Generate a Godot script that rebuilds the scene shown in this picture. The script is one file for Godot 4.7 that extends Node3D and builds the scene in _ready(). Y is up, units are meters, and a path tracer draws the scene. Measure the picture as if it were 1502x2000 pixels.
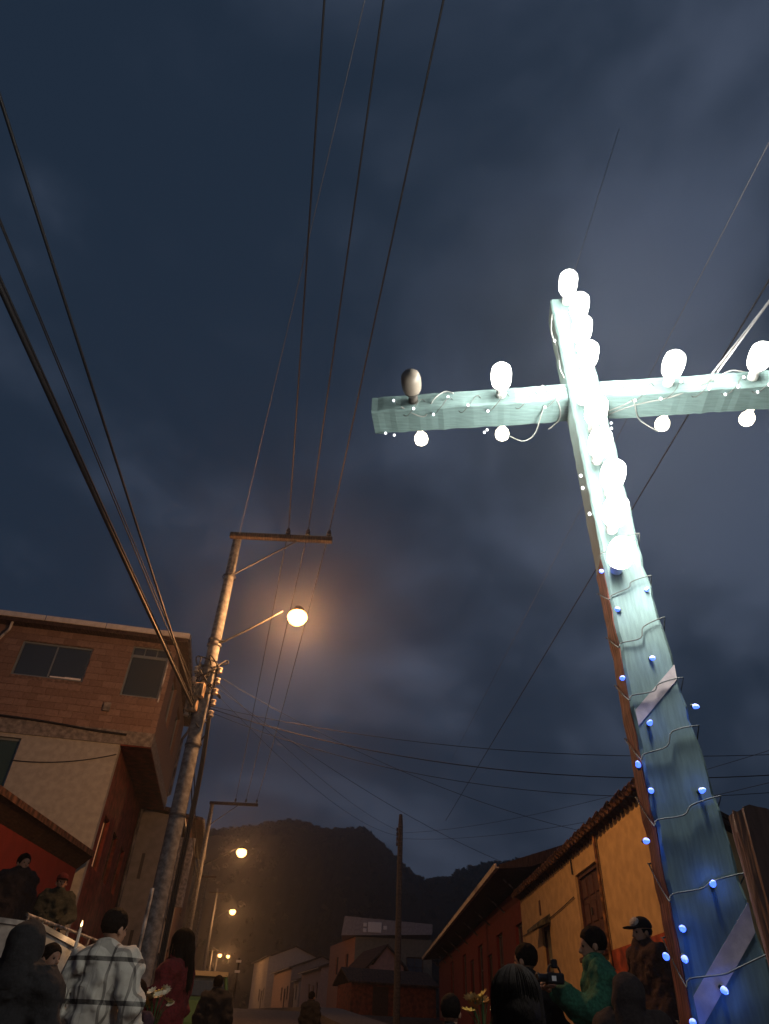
extends Node3D
# Dusk street with a lamp-lit wooden cross. Metres, y up; the street runs towards -z and climbs gently.

var taken := {}
var mats := {}
var tex := {}
var rng := RandomNumberGenerator.new()

# ------------------------------------------------------------------ helpers
func numbered(called: String) -> String:
	if not taken.has(called):
		taken[called] = 0
		return called
	taken[called] += 1
	return "%s_%03d" % [called, taken[called]]

func meta(o: Node, label := "", category := "", group := "", kind := "") -> void:
	if label: o.set_meta("label", label)
	if category: o.set_meta("category", category)
	if group: o.set_meta("group", group)
	if kind: o.set_meta("kind", kind)

func thing(called: String, label: String, category: String, at := Vector3.ZERO, turn := 0.0, group := "") -> Node3D:
	var o := Node3D.new()
	o.name = numbered(called)
	add_child(o)
	o.position = at
	o.rotation.y = turn
	meta(o, label, category, group)
	return o

func st_new() -> SurfaceTool:
	var st := SurfaceTool.new()
	st.begin(Mesh.PRIMITIVE_TRIANGLES)
	return st

func part(called: String, st, m: Material, parent: Node = null, label := "") -> MeshInstance3D:
	var o := MeshInstance3D.new()
	o.mesh = st.commit() if st is SurfaceTool else st
	o.material_override = m
	if parent == null:
		o.name = numbered(called)
		add_child(o)
	else:
		o.name = called
		parent.add_child(o, true)
	if label: o.set_meta("label", label)
	return o

func structure(called: String, st, m: Material) -> MeshInstance3D:
	var o := part(called, st, m)
	o.set_meta("kind", "structure")
	return o

func tri(st: SurfaceTool, a: Vector3, b: Vector3, c: Vector3, out: Vector3) -> void:
	var n := (b - a).cross(c - a)
	if n.length_squared() < 1e-16: return
	n = n.normalized()
	if n.dot(out) < 0.0:
		n = -n
		var t := b
		b = c
		c = t
	st.set_normal(n); st.add_vertex(a)
	st.set_normal(n); st.add_vertex(c)
	st.set_normal(n); st.add_vertex(b)

func quad(st: SurfaceTool, a: Vector3, b: Vector3, c: Vector3, d: Vector3, out: Vector3) -> void:
	tri(st, a, b, c, out)
	tri(st, a, c, d, out)

# a box given by its two corners, in its parent's axes, with an optional frame
func bx(st: SurfaceTool, lo: Vector3, hi: Vector3, f := Transform3D.IDENTITY) -> void:
	var p: Array[Vector3] = []
	for i in 8:
		p.append(f * Vector3(hi.x if i & 1 else lo.x, hi.y if i & 2 else lo.y, hi.z if i & 4 else lo.z))
	var b := f.basis
	quad(st, p[0], p[2], p[6], p[4], -b.x); quad(st, p[1], p[3], p[7], p[5], b.x)
	quad(st, p[0], p[1], p[5], p[4], -b.y); quad(st, p[2], p[3], p[7], p[6], b.y)
	quad(st, p[0], p[1], p[3], p[2], -b.z); quad(st, p[4], p[5], p[7], p[6], b.z)

# a box with chamfered edges
func cbx(st: SurfaceTool, lo: Vector3, hi: Vector3, ch: float, f := Transform3D.IDENTITY) -> void:
	var c := (lo + hi) / 2.0
	var h := (hi - lo) / 2.0
	var cor := func(s: Vector3, axis: int) -> Vector3:
		var v := Vector3(s.x * (h.x - (0.0 if axis == 0 else ch)), s.y * (h.y - (0.0 if axis == 1 else ch)), s.z * (h.z - (0.0 if axis == 2 else ch)))
		return f * (c + v)
	for axis in 3:
		for s in [-1.0, 1.0]:
			var q: Array[Vector3] = []
			for k in [[-1.0, -1.0], [1.0, -1.0], [1.0, 1.0], [-1.0, 1.0]]:
				var v := Vector3.ZERO
				v[axis] = s; v[(axis + 1) % 3] = k[0]; v[(axis + 2) % 3] = k[1]
				q.append(cor.call(v, axis))
			var n := Vector3.ZERO
			n[axis] = s
			quad(st, q[0], q[1], q[2], q[3], f.basis * n)
	for axis in 3:
		var a2 := (axis + 1) % 3
		var a3 := (axis + 2) % 3
		for s in [-1.0, 1.0]:
			for t in [-1.0, 1.0]:
				var u := Vector3.ZERO
				u[a2] = s; u[a3] = t
				var v1 := u; v1[axis] = -1.0
				var v2 := u; v2[axis] = 1.0
				quad(st, cor.call(v1, a2), cor.call(v2, a2), cor.call(v2, a3), cor.call(v1, a3), f.basis * u)
	for i in 8:
		var v := Vector3(1.0 if i & 1 else -1.0, 1.0 if i & 2 else -1.0, 1.0 if i & 4 else -1.0)
		tri(st, cor.call(v, 0), cor.call(v, 1), cor.call(v, 2), f.basis * v)

func box_mesh(lo: Vector3, hi: Vector3, ch := 0.0) -> Mesh:
	var st := st_new()
	if ch > 0.0: cbx(st, lo, hi, ch)
	else: bx(st, lo, hi)
	return st.commit()

# a round tube along points, with a radius that runs from r0 to r1 (or an array of radii)
func tube(st: SurfaceTool, pts: Array, r0: float, r1 := -1.0, sides := 8, radii: Array = []) -> void:
	if r1 < 0.0: r1 = r0
	var n := pts.size()
	var rings := []
	var up := Vector3.UP
	for i in n:
		var t: Vector3 = (pts[mini(i + 1, n - 1)] - pts[maxi(i - 1, 0)]).normalized()
		if absf(t.dot(up)) > 0.95: up = Vector3.RIGHT if absf(t.x) < 0.9 else Vector3.BACK
		var u := (up - t * up.dot(t)).normalized()
		var v := t.cross(u)
		up = u
		var r: float = radii[i] if radii.size() else lerpf(r0, r1, float(i) / maxf(1.0, n - 1))
		var ring := []
		for k in sides:
			var a := TAU * k / sides
			var d := u * cos(a) + v * sin(a)
			ring.append([pts[i] + d * r, d])
		rings.append(ring)
	for i in n - 1:
		for k in sides:
			var a = rings[i][k]; var b = rings[i][(k + 1) % sides]; var c = rings[i + 1][(k + 1) % sides]; var d = rings[i + 1][k]
			sm(st, a, b, c); sm(st, a, c, d)
	for e in [0, n - 1]:
		var out: Vector3 = (pts[0] - pts[1]) if e == 0 else (pts[n - 1] - pts[n - 2])
		for k in range(1, sides - 1):
			tri(st, rings[e][0][0], rings[e][k][0], rings[e][k + 1][0], out)

# a triangle with its own normals; turned so that its front shows on the side of the normals
func sm(st: SurfaceTool, a: Array, b: Array, c: Array) -> void:
	var n: Vector3 = (b[0] - a[0]).cross(c[0] - a[0])
	if n.length_squared() < 1e-18: return
	var q := [a, b, c] if n.dot(a[1] + b[1] + c[1]) < 0.0 else [a, c, b]
	for p in q:
		st.set_normal(p[1]); st.add_vertex(p[0])

# profile of [radius, height] turned round y, in frame f
func lathe(st: SurfaceTool, prof: Array, sides := 16, f := Transform3D.IDENTITY) -> void:
	var n := prof.size()
	for i in n - 1:
		for k in sides:
			var q := []
			for e in [[i, k], [i, k + 1], [i + 1, k + 1], [i + 1, k]]:
				var a: float = TAU * (e[1] % sides) / sides
				var j: int = e[0]
				var p0: Array = prof[maxi(j - 1, 0)]
				var p1: Array = prof[mini(j + 1, n - 1)]
				var d := Vector2(p1[1] - p0[1], -(p1[0] - p0[0])).normalized()
				q.append([f * Vector3(prof[j][0] * cos(a), prof[j][1], prof[j][0] * sin(a)), (f.basis * Vector3(d.x * cos(a), d.y, d.x * sin(a))).normalized()])
			sm(st, q[0], q[1], q[2]); sm(st, q[0], q[2], q[3])

# a flat polygon (x, y) drawn out from z0 to z1, in frame f
func prism(st: SurfaceTool, poly: Array, z0: float, z1: float, f := Transform3D.IDENTITY) -> void:
	var pk := PackedVector2Array(poly)
	var c := Vector2.ZERO
	for p in poly: c += p
	c /= poly.size()
	var t := Geometry2D.triangulate_polygon(pk)
	for i in range(0, t.size(), 3):
		for z in [z0, z1]:
			tri(st, f * Vector3(pk[t[i]].x, pk[t[i]].y, z), f * Vector3(pk[t[i + 1]].x, pk[t[i + 1]].y, z), f * Vector3(pk[t[i + 2]].x, pk[t[i + 2]].y, z), f.basis * Vector3(0, 0, signf(z - (z0 + z1) / 2)))
	var cw := Geometry2D.is_polygon_clockwise(pk)
	for i in pk.size():
		var a := pk[i]
		var b := pk[(i + 1) % pk.size()]
		var o := Vector2(b.y - a.y, a.x - b.x) * (-1.0 if cw else 1.0)
		quad(st, f * Vector3(a.x, a.y, z0), f * Vector3(b.x, b.y, z0), f * Vector3(b.x, b.y, z1), f * Vector3(a.x, a.y, z1), f.basis * Vector3(o.x, o.y, 0))

# a wall in the x-y plane from (x0, y0) to (x1, y1), between z0 and z1, with rectangular openings [x0, y0, x1, y1]
func pierced(st: SurfaceTool, x0: float, y0: float, x1: float, y1: float, z0: float, z1: float, holes: Array, f := Transform3D.IDENTITY) -> void:
	var xs := [x0, x1]
	for h in holes:
		for v in [h[0], h[2]]:
			if v > x0 and v < x1 and not xs.has(v): xs.append(v)
	xs.sort()
	for i in xs.size() - 1:
		var a: float = xs[i]
		var b: float = xs[i + 1]
		var cuts := []
		for h in holes:
			if h[0] < b - 1e-4 and h[2] > a + 1e-4: cuts.append([h[1], h[3]])
		cuts.sort_custom(func(p, q): return p[0] < q[0])
		var y := y0
		for c in cuts:
			if c[0] > y: bx(st, Vector3(a, y, z0), Vector3(b, c[0], z1), f)
			y = maxf(y, c[1])
		if y < y1: bx(st, Vector3(a, y, z0), Vector3(b, y1, z1), f)

func sagged(a: Vector3, b: Vector3, sag: float, n := 14) -> Array:
	var p := []
	for i in n + 1:
		var t := float(i) / n
		p.append(a.lerp(b, t) - Vector3(0, sag * 4.0 * t * (1.0 - t), 0))
	return p

func wire(called: String, label: String, a: Vector3, b: Vector3, sag: float, r: float, m: Material, group := "", category := "wire") -> void:
	var st := st_new()
	tube(st, sagged(a, b, sag, 20), r, r, 6)
	meta(part(called, st, m), label, category, group)

func smooth_pts(p: Array, n := 8) -> Array:
	var c := Curve3D.new()
	for i in p.size():
		var d: Vector3 = (p[mini(i + 1, p.size() - 1)] - p[maxi(i - 1, 0)]) / 6.0
		c.add_point(p[i], -d, d)
	var out := []
	for i in (p.size() - 1) * n + 1:
		out.append(c.samplef(float(i) / n))
	return out

func ground_y(z: float) -> float:
	var d := maxf(0.0, -z)
	return 0.05 * minf(d, 50.0) + 0.02 * maxf(0.0, d - 50.0)

# ------------------------------------------------------------------ materials
func noise_tex(key: String, freq: float, oct: int, lo: float, hi: float, kind := FastNoiseLite.TYPE_SIMPLEX_SMOOTH, stretch := Vector2.ONE, normal := false) -> Texture2D:
	if tex.has(key): return tex[key]
	var n := FastNoiseLite.new()
	n.noise_type = kind
	n.seed = key.hash() % 10000
	n.frequency = freq
	n.fractal_octaves = oct
	var size := 384
	var im := Image.create(size, size, false, Image.FORMAT_L8)
	for y in size:
		for x in size:
			# seamless: blend the noise with itself one tile away
			var u := float(x) / size
			var v := float(y) / size
			var a := n.get_noise_2d(x * stretch.x, y * stretch.y)
			var b := n.get_noise_2d((x - size) * stretch.x, y * stretch.y)
			var c := n.get_noise_2d(x * stretch.x, (y - size) * stretch.y)
			var d := n.get_noise_2d((x - size) * stretch.x, (y - size) * stretch.y)
			var val := lerpf(lerpf(a, b, u), lerpf(c, d, u), v)
			var w := 1.0 / sqrt((u * u + (1 - u) * (1 - u)) * (v * v + (1 - v) * (1 - v)))
			val = clampf(val * w * 1.1 + 0.5, 0.0, 1.0)
			var g := lerpf(lo, hi, val)
			im.set_pixel(x, y, Color(g, g, g))
	if normal: im.bump_map_to_normal_map(6.0)
	tex[key] = ImageTexture.create_from_image(im)
	return tex[key]

# key, real-world base colour (linear), roughness, which surface pattern, size of the pattern in metres
func mat(key: String, c: Color, rough := 0.85, pattern := "plaster", tile := 2.0, world := true, bump := 0.2) -> StandardMaterial3D:
	if mats.has(key): return mats[key]
	var m := StandardMaterial3D.new()
	m.resource_name = key
	m.albedo_color = c.linear_to_srgb()
	m.roughness = rough
	m.metallic_specular = 0.4
	if pattern:
		var t: Texture2D
		match pattern:
			"plaster": t = noise_tex("plaster", 0.016, 6, 0.62, 1.0)
			"wood": t = noise_tex("wood", 0.03, 5, 0.5, 1.0, FastNoiseLite.TYPE_SIMPLEX_SMOOTH, Vector2(3.0, 0.35))
			"soft": t = noise_tex("soft", 0.02, 6, 0.9, 1.0)
			"grain": t = noise_tex("grain", 0.03, 5, 0.89, 1.0, FastNoiseLite.TYPE_SIMPLEX_SMOOTH, Vector2(2.6, 0.3))
			"grain_across": t = noise_tex("grain_across", 0.03, 5, 0.89, 1.0, FastNoiseLite.TYPE_SIMPLEX_SMOOTH, Vector2(0.3, 2.6))
			"concrete": t = noise_tex("concrete", 0.03, 6, 0.66, 1.0)
			"stain": t = noise_tex("stain", 0.011, 5, 0.4, 1.0, FastNoiseLite.TYPE_SIMPLEX_SMOOTH, Vector2(1.6, 0.6))
			"cloth": t = noise_tex("cloth", 0.05, 3, 0.7, 1.0)
			"hair": t = noise_tex("hair", 0.05, 4, 0.3, 1.0, FastNoiseLite.TYPE_SIMPLEX_SMOOTH, Vector2(4.0, 0.3))
		m.albedo_texture = t
		m.uv1_triplanar = true
		m.uv1_world_triplanar = world
		m.uv1_scale = Vector3.ONE / tile
		if bump > 0.0:
			m.heightmap_enabled = true
			m.heightmap_texture = t
			m.heightmap_scale = bump
	mats[key] = m
	return m

func glow(key: String, c: Color, energy: float) -> StandardMaterial3D:
	if mats.has(key): return mats[key]
	var m := StandardMaterial3D.new()
	m.resource_name = key
	m.albedo_color = Color(0.8, 0.8, 0.8)
	m.emission_enabled = true
	m.emission = c.linear_to_srgb()
	m.emission_energy_multiplier = energy
	mats[key] = m
	return m

func glass(key: String, c: Color, alpha := 0.35) -> StandardMaterial3D:
	if mats.has(key): return mats[key]
	var m := StandardMaterial3D.new()
	m.resource_name = key
	var s := c.linear_to_srgb()
	m.albedo_color = Color(s.r, s.g, s.b, alpha)
	m.transparency = BaseMaterial3D.TRANSPARENCY_ALPHA
	m.roughness = 0.05
	mats[key] = m
	return m

func omni(parent: Node, at: Vector3, c: Color, energy: float, size: float) -> void:
	var l := OmniLight3D.new()
	l.name = "lamp_light"
	l.light_color = c.linear_to_srgb()
	l.light_energy = energy
	l.light_size = size
	l.omni_range = 120.0
	l.omni_attenuation = 2.0
	l.shadow_enabled = true
	parent.add_child(l, true)
	l.position = at

# ------------------------------------------------------------------ scene
func _ready() -> void:
	rng.seed = 7
	# camera: 1.35 m above the road, tilted up 38 degrees with a slight roll
	var cam := Camera3D.new()
	cam.name = "camera"
	add_child(cam)
	cam.fov = 75.14
	cam.near = 0.05
	cam.far = 900.0
	cam.transform = Transform3D(Basis(Vector3(0.9988, 0.038, 0.0301), Vector3(-0.0482, 0.7828, 0.6204), Vector3(0.0, -0.6211, 0.7838)).orthonormalized(), Vector3(0, 1.35, 0))
	cam.current = true
	var env := Environment.new()
	env.background_mode = Environment.BG_SKY
	env.sky = Sky.new()
	env.sky.sky_material = dusk_sky()
	env.background_energy_multiplier = 1.0
	env.tonemap_mode = Environment.TONE_MAPPER_LINEAR
	env.tonemap_exposure = 1.0
	env.sdfgi_enabled = true
	env.ssao_enabled = true
	env.ssil_enabled = true
	# thin night mist: its droplets throw light forward, which makes the halos round the lamps
	env.volumetric_fog_enabled = true
	env.volumetric_fog_density = FOG
	env.volumetric_fog_albedo = Color(0.9, 0.92, 0.95)
	env.volumetric_fog_anisotropy = 0.87
	var we := WorldEnvironment.new()
	we.name = "environment"
	we.environment = env
	add_child(we)
	var sun := DirectionalLight3D.new()
	sun.name = "last_daylight"
	add_child(sun)
	sun.light_color = Color(0.75, 0.85, 1.0)
	sun.light_energy = 0.004
	sun.light_angular_distance = 60.0
	sun.shadow_enabled = true
	sun.rotation_degrees = Vector3(-70, 30, 0)

	build_ground()
	build_hill()
	build_tall_house()
	build_low_red_house()
	build_left_row()
	build_yellow_house()
	build_red_house()
	build_far_row()
	build_poles()
	build_wires()
	build_cross()
	build_props()
	build_people()

const FOG := 0.0018

func dusk_sky() -> Material:
	var w := 1536
	var h := 768
	var im := Image.create(w, h, false, Image.FORMAT_RGBF)
	var n := FastNoiseLite.new()
	n.seed = 2162
	n.frequency = 1.0
	n.fractal_octaves = 6
	n.fractal_gain = 0.52
	var n2 := FastNoiseLite.new()
	n2.seed = 3162
	n2.frequency = 0.55
	n2.fractal_octaves = 3
	for y in h:
		var th := PI * (y + 0.5) / h
		for x in w:
			var ph := TAU * (x + 0.5) / w
			var d := Vector3(sin(th) * sin(ph), cos(th), -sin(th) * cos(ph))
			var up := maxf(d.y, 0.0)
			# cloud deck: look the noise up on a flattened dome so that the clouds draw together towards the horizon
			var p := d / (up + 0.45) * 1.35
			var c := n.get_noise_3d(p.x * 2.1 + n2.get_noise_3d(p.x, 9.0, p.z) * 0.5, 0.0, p.z * 2.1 + n2.get_noise_3d(p.x, 19.0, p.z) * 0.5)
			var big := n2.get_noise_3d(p.x * 0.9, 4.0, p.z * 0.9)
			var k := clampf(0.46 + c * 0.85 + big * 0.5, 0.0, 1.0)
			k = smoothstep(0.0, 1.0, k)
			var dark := Vector3(0.0135, 0.0245, 0.0445)
			var light := Vector3(0.068, 0.089, 0.138)
			var col := dark.lerp(light, pow(k, 1.25) * 0.88)
			var hz := pow(1.0 - up, 4.0)
			col = col.lerp(Vector3(0.024, 0.029, 0.046), hz * 0.6)
			im.set_pixel(x, y, Color(col.x, col.y, col.z))
	var m := PanoramaSkyMaterial.new()
	m.panorama = ImageTexture.create_from_image(im)
	return m

# ------------------------------------------------------------------ ground, road, hill
func strip(st: SurfaceTool, line: Array, a: float, b: float, lift: float) -> void:
	# a ribbon along the street's centre line between the offsets a and b, following the ground
	for i in line.size() - 1:
		var p: Vector3 = line[i]
		var q: Vector3 = line[i + 1]
		quad(st, V(p, a, lift), V(p, b, lift), V(q, b, lift), V(q, a, lift), Vector3.UP)

func V(p: Vector3, off: float, lift: float) -> Vector3:
	return Vector3(p.x + off, ground_y(p.z) + lift, p.z)

func street_line() -> Array:
	return smooth_pts([Vector3(-0.3, 0, 14), Vector3(-0.3, 0, 0), Vector3(-0.4, 0, -12), Vector3(-3.6, 0, -32), Vector3(-7.2, 0, -59), Vector3(-14.6, 0, -98), Vector3(-23, 0, -145)], 8)

func build_ground() -> void:
	var st := st_new()
	var zs := [60.0, 0.0, -50.0, -400.0]
	for i in 3:
		quad(st, Vector3(-400, ground_y(zs[i]) - 0.02, zs[i]), Vector3(400, ground_y(zs[i]) - 0.02, zs[i]), Vector3(400, ground_y(zs[i + 1]) - 0.02, zs[i + 1]), Vector3(-400, ground_y(zs[i + 1]) - 0.02, zs[i + 1]), Vector3.UP)
	structure("ground", st, mat("earth", Color(0.09, 0.07, 0.055), 0.95, "stain", 3.0))
	var line := street_line()
	st = st_new()
	strip(st, line, -2.6, 2.6, 0.006)
	structure("road", st, mat("road", Color(0.16, 0.13, 0.11), 0.8, "concrete", 2.5))
	for s in [-1.0, 1.0]:
		st = st_new()
		var k := 0.16 if s < 0 else 0.26
		strip(st, line, s * 2.6, s * 4.6, k)
		for i in line.size() - 1:
			quad(st, V(line[i], s * 2.6, 0.0), V(line[i], s * 2.6, k), V(line[i + 1], s * 2.6, k), V(line[i + 1], s * 2.6, 0.0), Vector3(-s, 0, 0))
		structure("pavement", st, mat("pavement", Color(0.22, 0.2, 0.18), 0.9, "concrete", 1.6))

func build_hill() -> void:
	var ridge := [[-420, 62], [-260, 55], [-150, 52], [-90, 49], [-52, 47.5], [-44.5, 48.8], [-33, 50.6], [-23, 53.0], [-16, 50.8], [-2, 51.0], [4.2, 46.8], [11.7, 40.6], [15.2, 37.8], [24, 38.6], [28.2, 41.5], [33.5, 42.4], [50, 45.4], [84, 47.5], [160, 52], [260, 60], [420, 66]]
	var n := FastNoiseLite.new()
	n.seed = 3
	n.frequency = 0.05
	var nx := 150
	var rows := [[-150.0, 0.0], [-163.0, 0.14], [-176.0, 0.34], [-190.0, 0.58], [-203.0, 0.8], [-212.0, 0.93], [-220.0, 1.0], [-240.0, 0.9], [-300.0, 0.5]]
	var pts := []
	for r in rows:
		var row := []
		for i in nx + 1:
			var t := 2.0 * i / nx - 1.0
			var x := signf(t) * pow(absf(t), 1.7) * 420.0
			var h := 0.0
			for k in ridge.size() - 1:
				if x >= ridge[k][0] and x <= ridge[k + 1][0]:
					h = lerpf(ridge[k][1], ridge[k + 1][1], (x - ridge[k][0]) / (ridge[k + 1][0] - ridge[k][0]))
			var base := ground_y(r[0])
			var y: float = base + (h - base) * r[1] + n.get_noise_2d(x * 2.0, r[0] * 2.0) * 4.0 * r[1] * (1.0 - r[1]) * 2.0
			row.append(Vector3(x, y, r[0]))
		pts.append(row)
	var st := st_new()
	for j in rows.size() - 1:
		for i in nx:
			quad(st, pts[j][i], pts[j][i + 1], pts[j + 1][i + 1], pts[j + 1][i], Vector3(0, 1, 0.3))
	structure("hill", st, mat("hill", Color(0.045, 0.036, 0.026), 1.0, "stain", 14.0, true, 0.0))
	# trees too far away to tell apart: one wooded mass of leaf clumps
	var clump := st_new()
	var r := RandomNumberGenerator.new()
	r.seed = 11
	for k in 26:
		var d := Vector3(r.randf_range(-1, 1), r.randf_range(-0.2, 1), r.randf_range(-1, 1)).normalized()
		var c := d * r.randf_range(0.5, 1.0) * Vector3(1.0, 1.3, 1.0).length() / 1.9
		var u := Vector3(r.randf_range(-1, 1), r.randf_range(-1, 1), r.randf_range(-1, 1)).normalized() * 0.42
		var v := u.cross(d).normalized() * 0.36
		tri(clump, c - u, c + u, c + v, d)
		tri(clump, c - u * 0.7, c + u * 0.5, c - v, d)
	var mm := MultiMesh.new()
	mm.transform_format = MultiMesh.TRANSFORM_3D
	mm.mesh = clump.commit()
	var places := []
	for k in 5200:
		var j := r.randi_range(0, rows.size() - 4)
		var i := r.randi_range(10, nx - 11)
		if k % 2 == 0:
			j = 5
		var a := r.randf()
		var b := r.randf()
		var p: Vector3 = pts[j][i].lerp(pts[j][i + 1], a).lerp(pts[j + 1][i].lerp(pts[j + 1][i + 1], a), b)
		var s := r.randf_range(0.5, 1.3)
		places.append(Transform3D(Basis(Vector3.UP, r.randf() * TAU).scaled(Vector3(s, s * r.randf_range(0.8, 1.3), s)), p + Vector3(0, 0.2 * s, 0)))
	mm.instance_count = places.size()
	for k in places.size(): mm.set_instance_transform(k, places[k])
	var f := MultiMeshInstance3D.new()
	f.name = "forest"
	f.multimesh = mm
	f.material_override = mat("forest", Color(0.05, 0.045, 0.03), 1.0, "")
	add_child(f)
	meta(f, "dark woodland covering the hill behind the town", "forest", "", "stuff")

# ------------------------------------------------------------------ windows and doors shared by the houses
# a window in the x-y plane of parent (frame f): outer box x0..x1, y0..y1, set back to z; leaves = number of panes across
func window(parent: Node, f: Transform3D, x0: float, y0: float, x1: float, y1: float, z: float, fm: Material, gm: Material, across := 2, up := 1, bar := 0.06, called := "window") -> MeshInstance3D:
	var st := st_new()
	bx(st, Vector3(x0, y0, z), Vector3(x1, y0 + bar, z + 0.05), f)
	bx(st, Vector3(x0, y1 - bar, z), Vector3(x1, y1, z + 0.05), f)
	bx(st, Vector3(x0, y0 + bar, z), Vector3(x0 + bar, y1 - bar, z + 0.05), f)
	bx(st, Vector3(x1 - bar, y0 + bar, z), Vector3(x1, y1 - bar, z + 0.05), f)
	for i in range(1, across):
		var x := lerpf(x0, x1, float(i) / across)
		bx(st, Vector3(x - bar * 0.35, y0 + bar, z + 0.004), Vector3(x + bar * 0.35, y1 - bar, z + 0.046), f)
	for j in range(1, up):
		var y := lerpf(y0, y1, float(j) / up)
		bx(st, Vector3(x0 + bar, y - bar * 0.3, z + 0.008), Vector3(x1 - bar, y + bar * 0.3, z + 0.042), f)
	var o := part(called, st, fm, parent)
	for i in across:
		var a := lerpf(x0 + bar, x1 - bar, float(i) / across) + 0.01
		var b := lerpf(x0 + bar, x1 - bar, float(i + 1) / across) - 0.01
		var g := st_new()
		bx(g, Vector3(a, y0 + bar, z + 0.018), Vector3(b, y1 - bar, z + 0.024), f)
		part("pane", g, gm, o)
	return o

# a boarded wooden door or shutter pair
func door(parent: Node, f: Transform3D, x0: float, y0: float, x1: float, y1: float, z: float, m: Material, fm: Material, leaves := 2, called := "door") -> MeshInstance3D:
	var st := st_new()
	for s in [[x0, y0, x0 + 0.07, y1], [x1 - 0.07, y0, x1, y1], [x0 + 0.07, y1 - 0.07, x1 - 0.07, y1]]:
		bx(st, Vector3(s[0], s[1], z - 0.02), Vector3(s[2], s[3], z + 0.07), f)
	var o := part(called, st, fm, parent)
	for i in leaves:
		var a := lerpf(x0 + 0.07, x1 - 0.07, float(i) / leaves) + 0.006
		var b := lerpf(x0 + 0.07, x1 - 0.07, float(i + 1) / leaves) - 0.006
		var l := st_new()
		bx(l, Vector3(a, y0, z), Vector3(b, y1 - 0.07, z + 0.03), f)
		var rows := 3
		for k in rows:
			var ya := lerpf(y0, y1 - 0.07, float(k) / rows) + 0.07
			var yb := lerpf(y0, y1 - 0.07, float(k + 1) / rows) - 0.03
			cbx(l, Vector3(a + 0.06, ya, z + 0.028), Vector3(b - 0.06, yb, z + 0.045), 0.012, f)
		part("leaf", l, m, o)
	var h := st_new()
	var hx := lerpf(x0, x1, 0.5) + 0.07
	bx(h, Vector3(hx, y0 + (y1 - y0) * 0.45, z + 0.031), Vector3(hx + 0.03, y0 + (y1 - y0) * 0.45 + 0.12, z + 0.075), f)
	part("handle", h, mat("dark_iron", Color(0.04, 0.04, 0.045), 0.5, "", 1.0), o)
	return o

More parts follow.
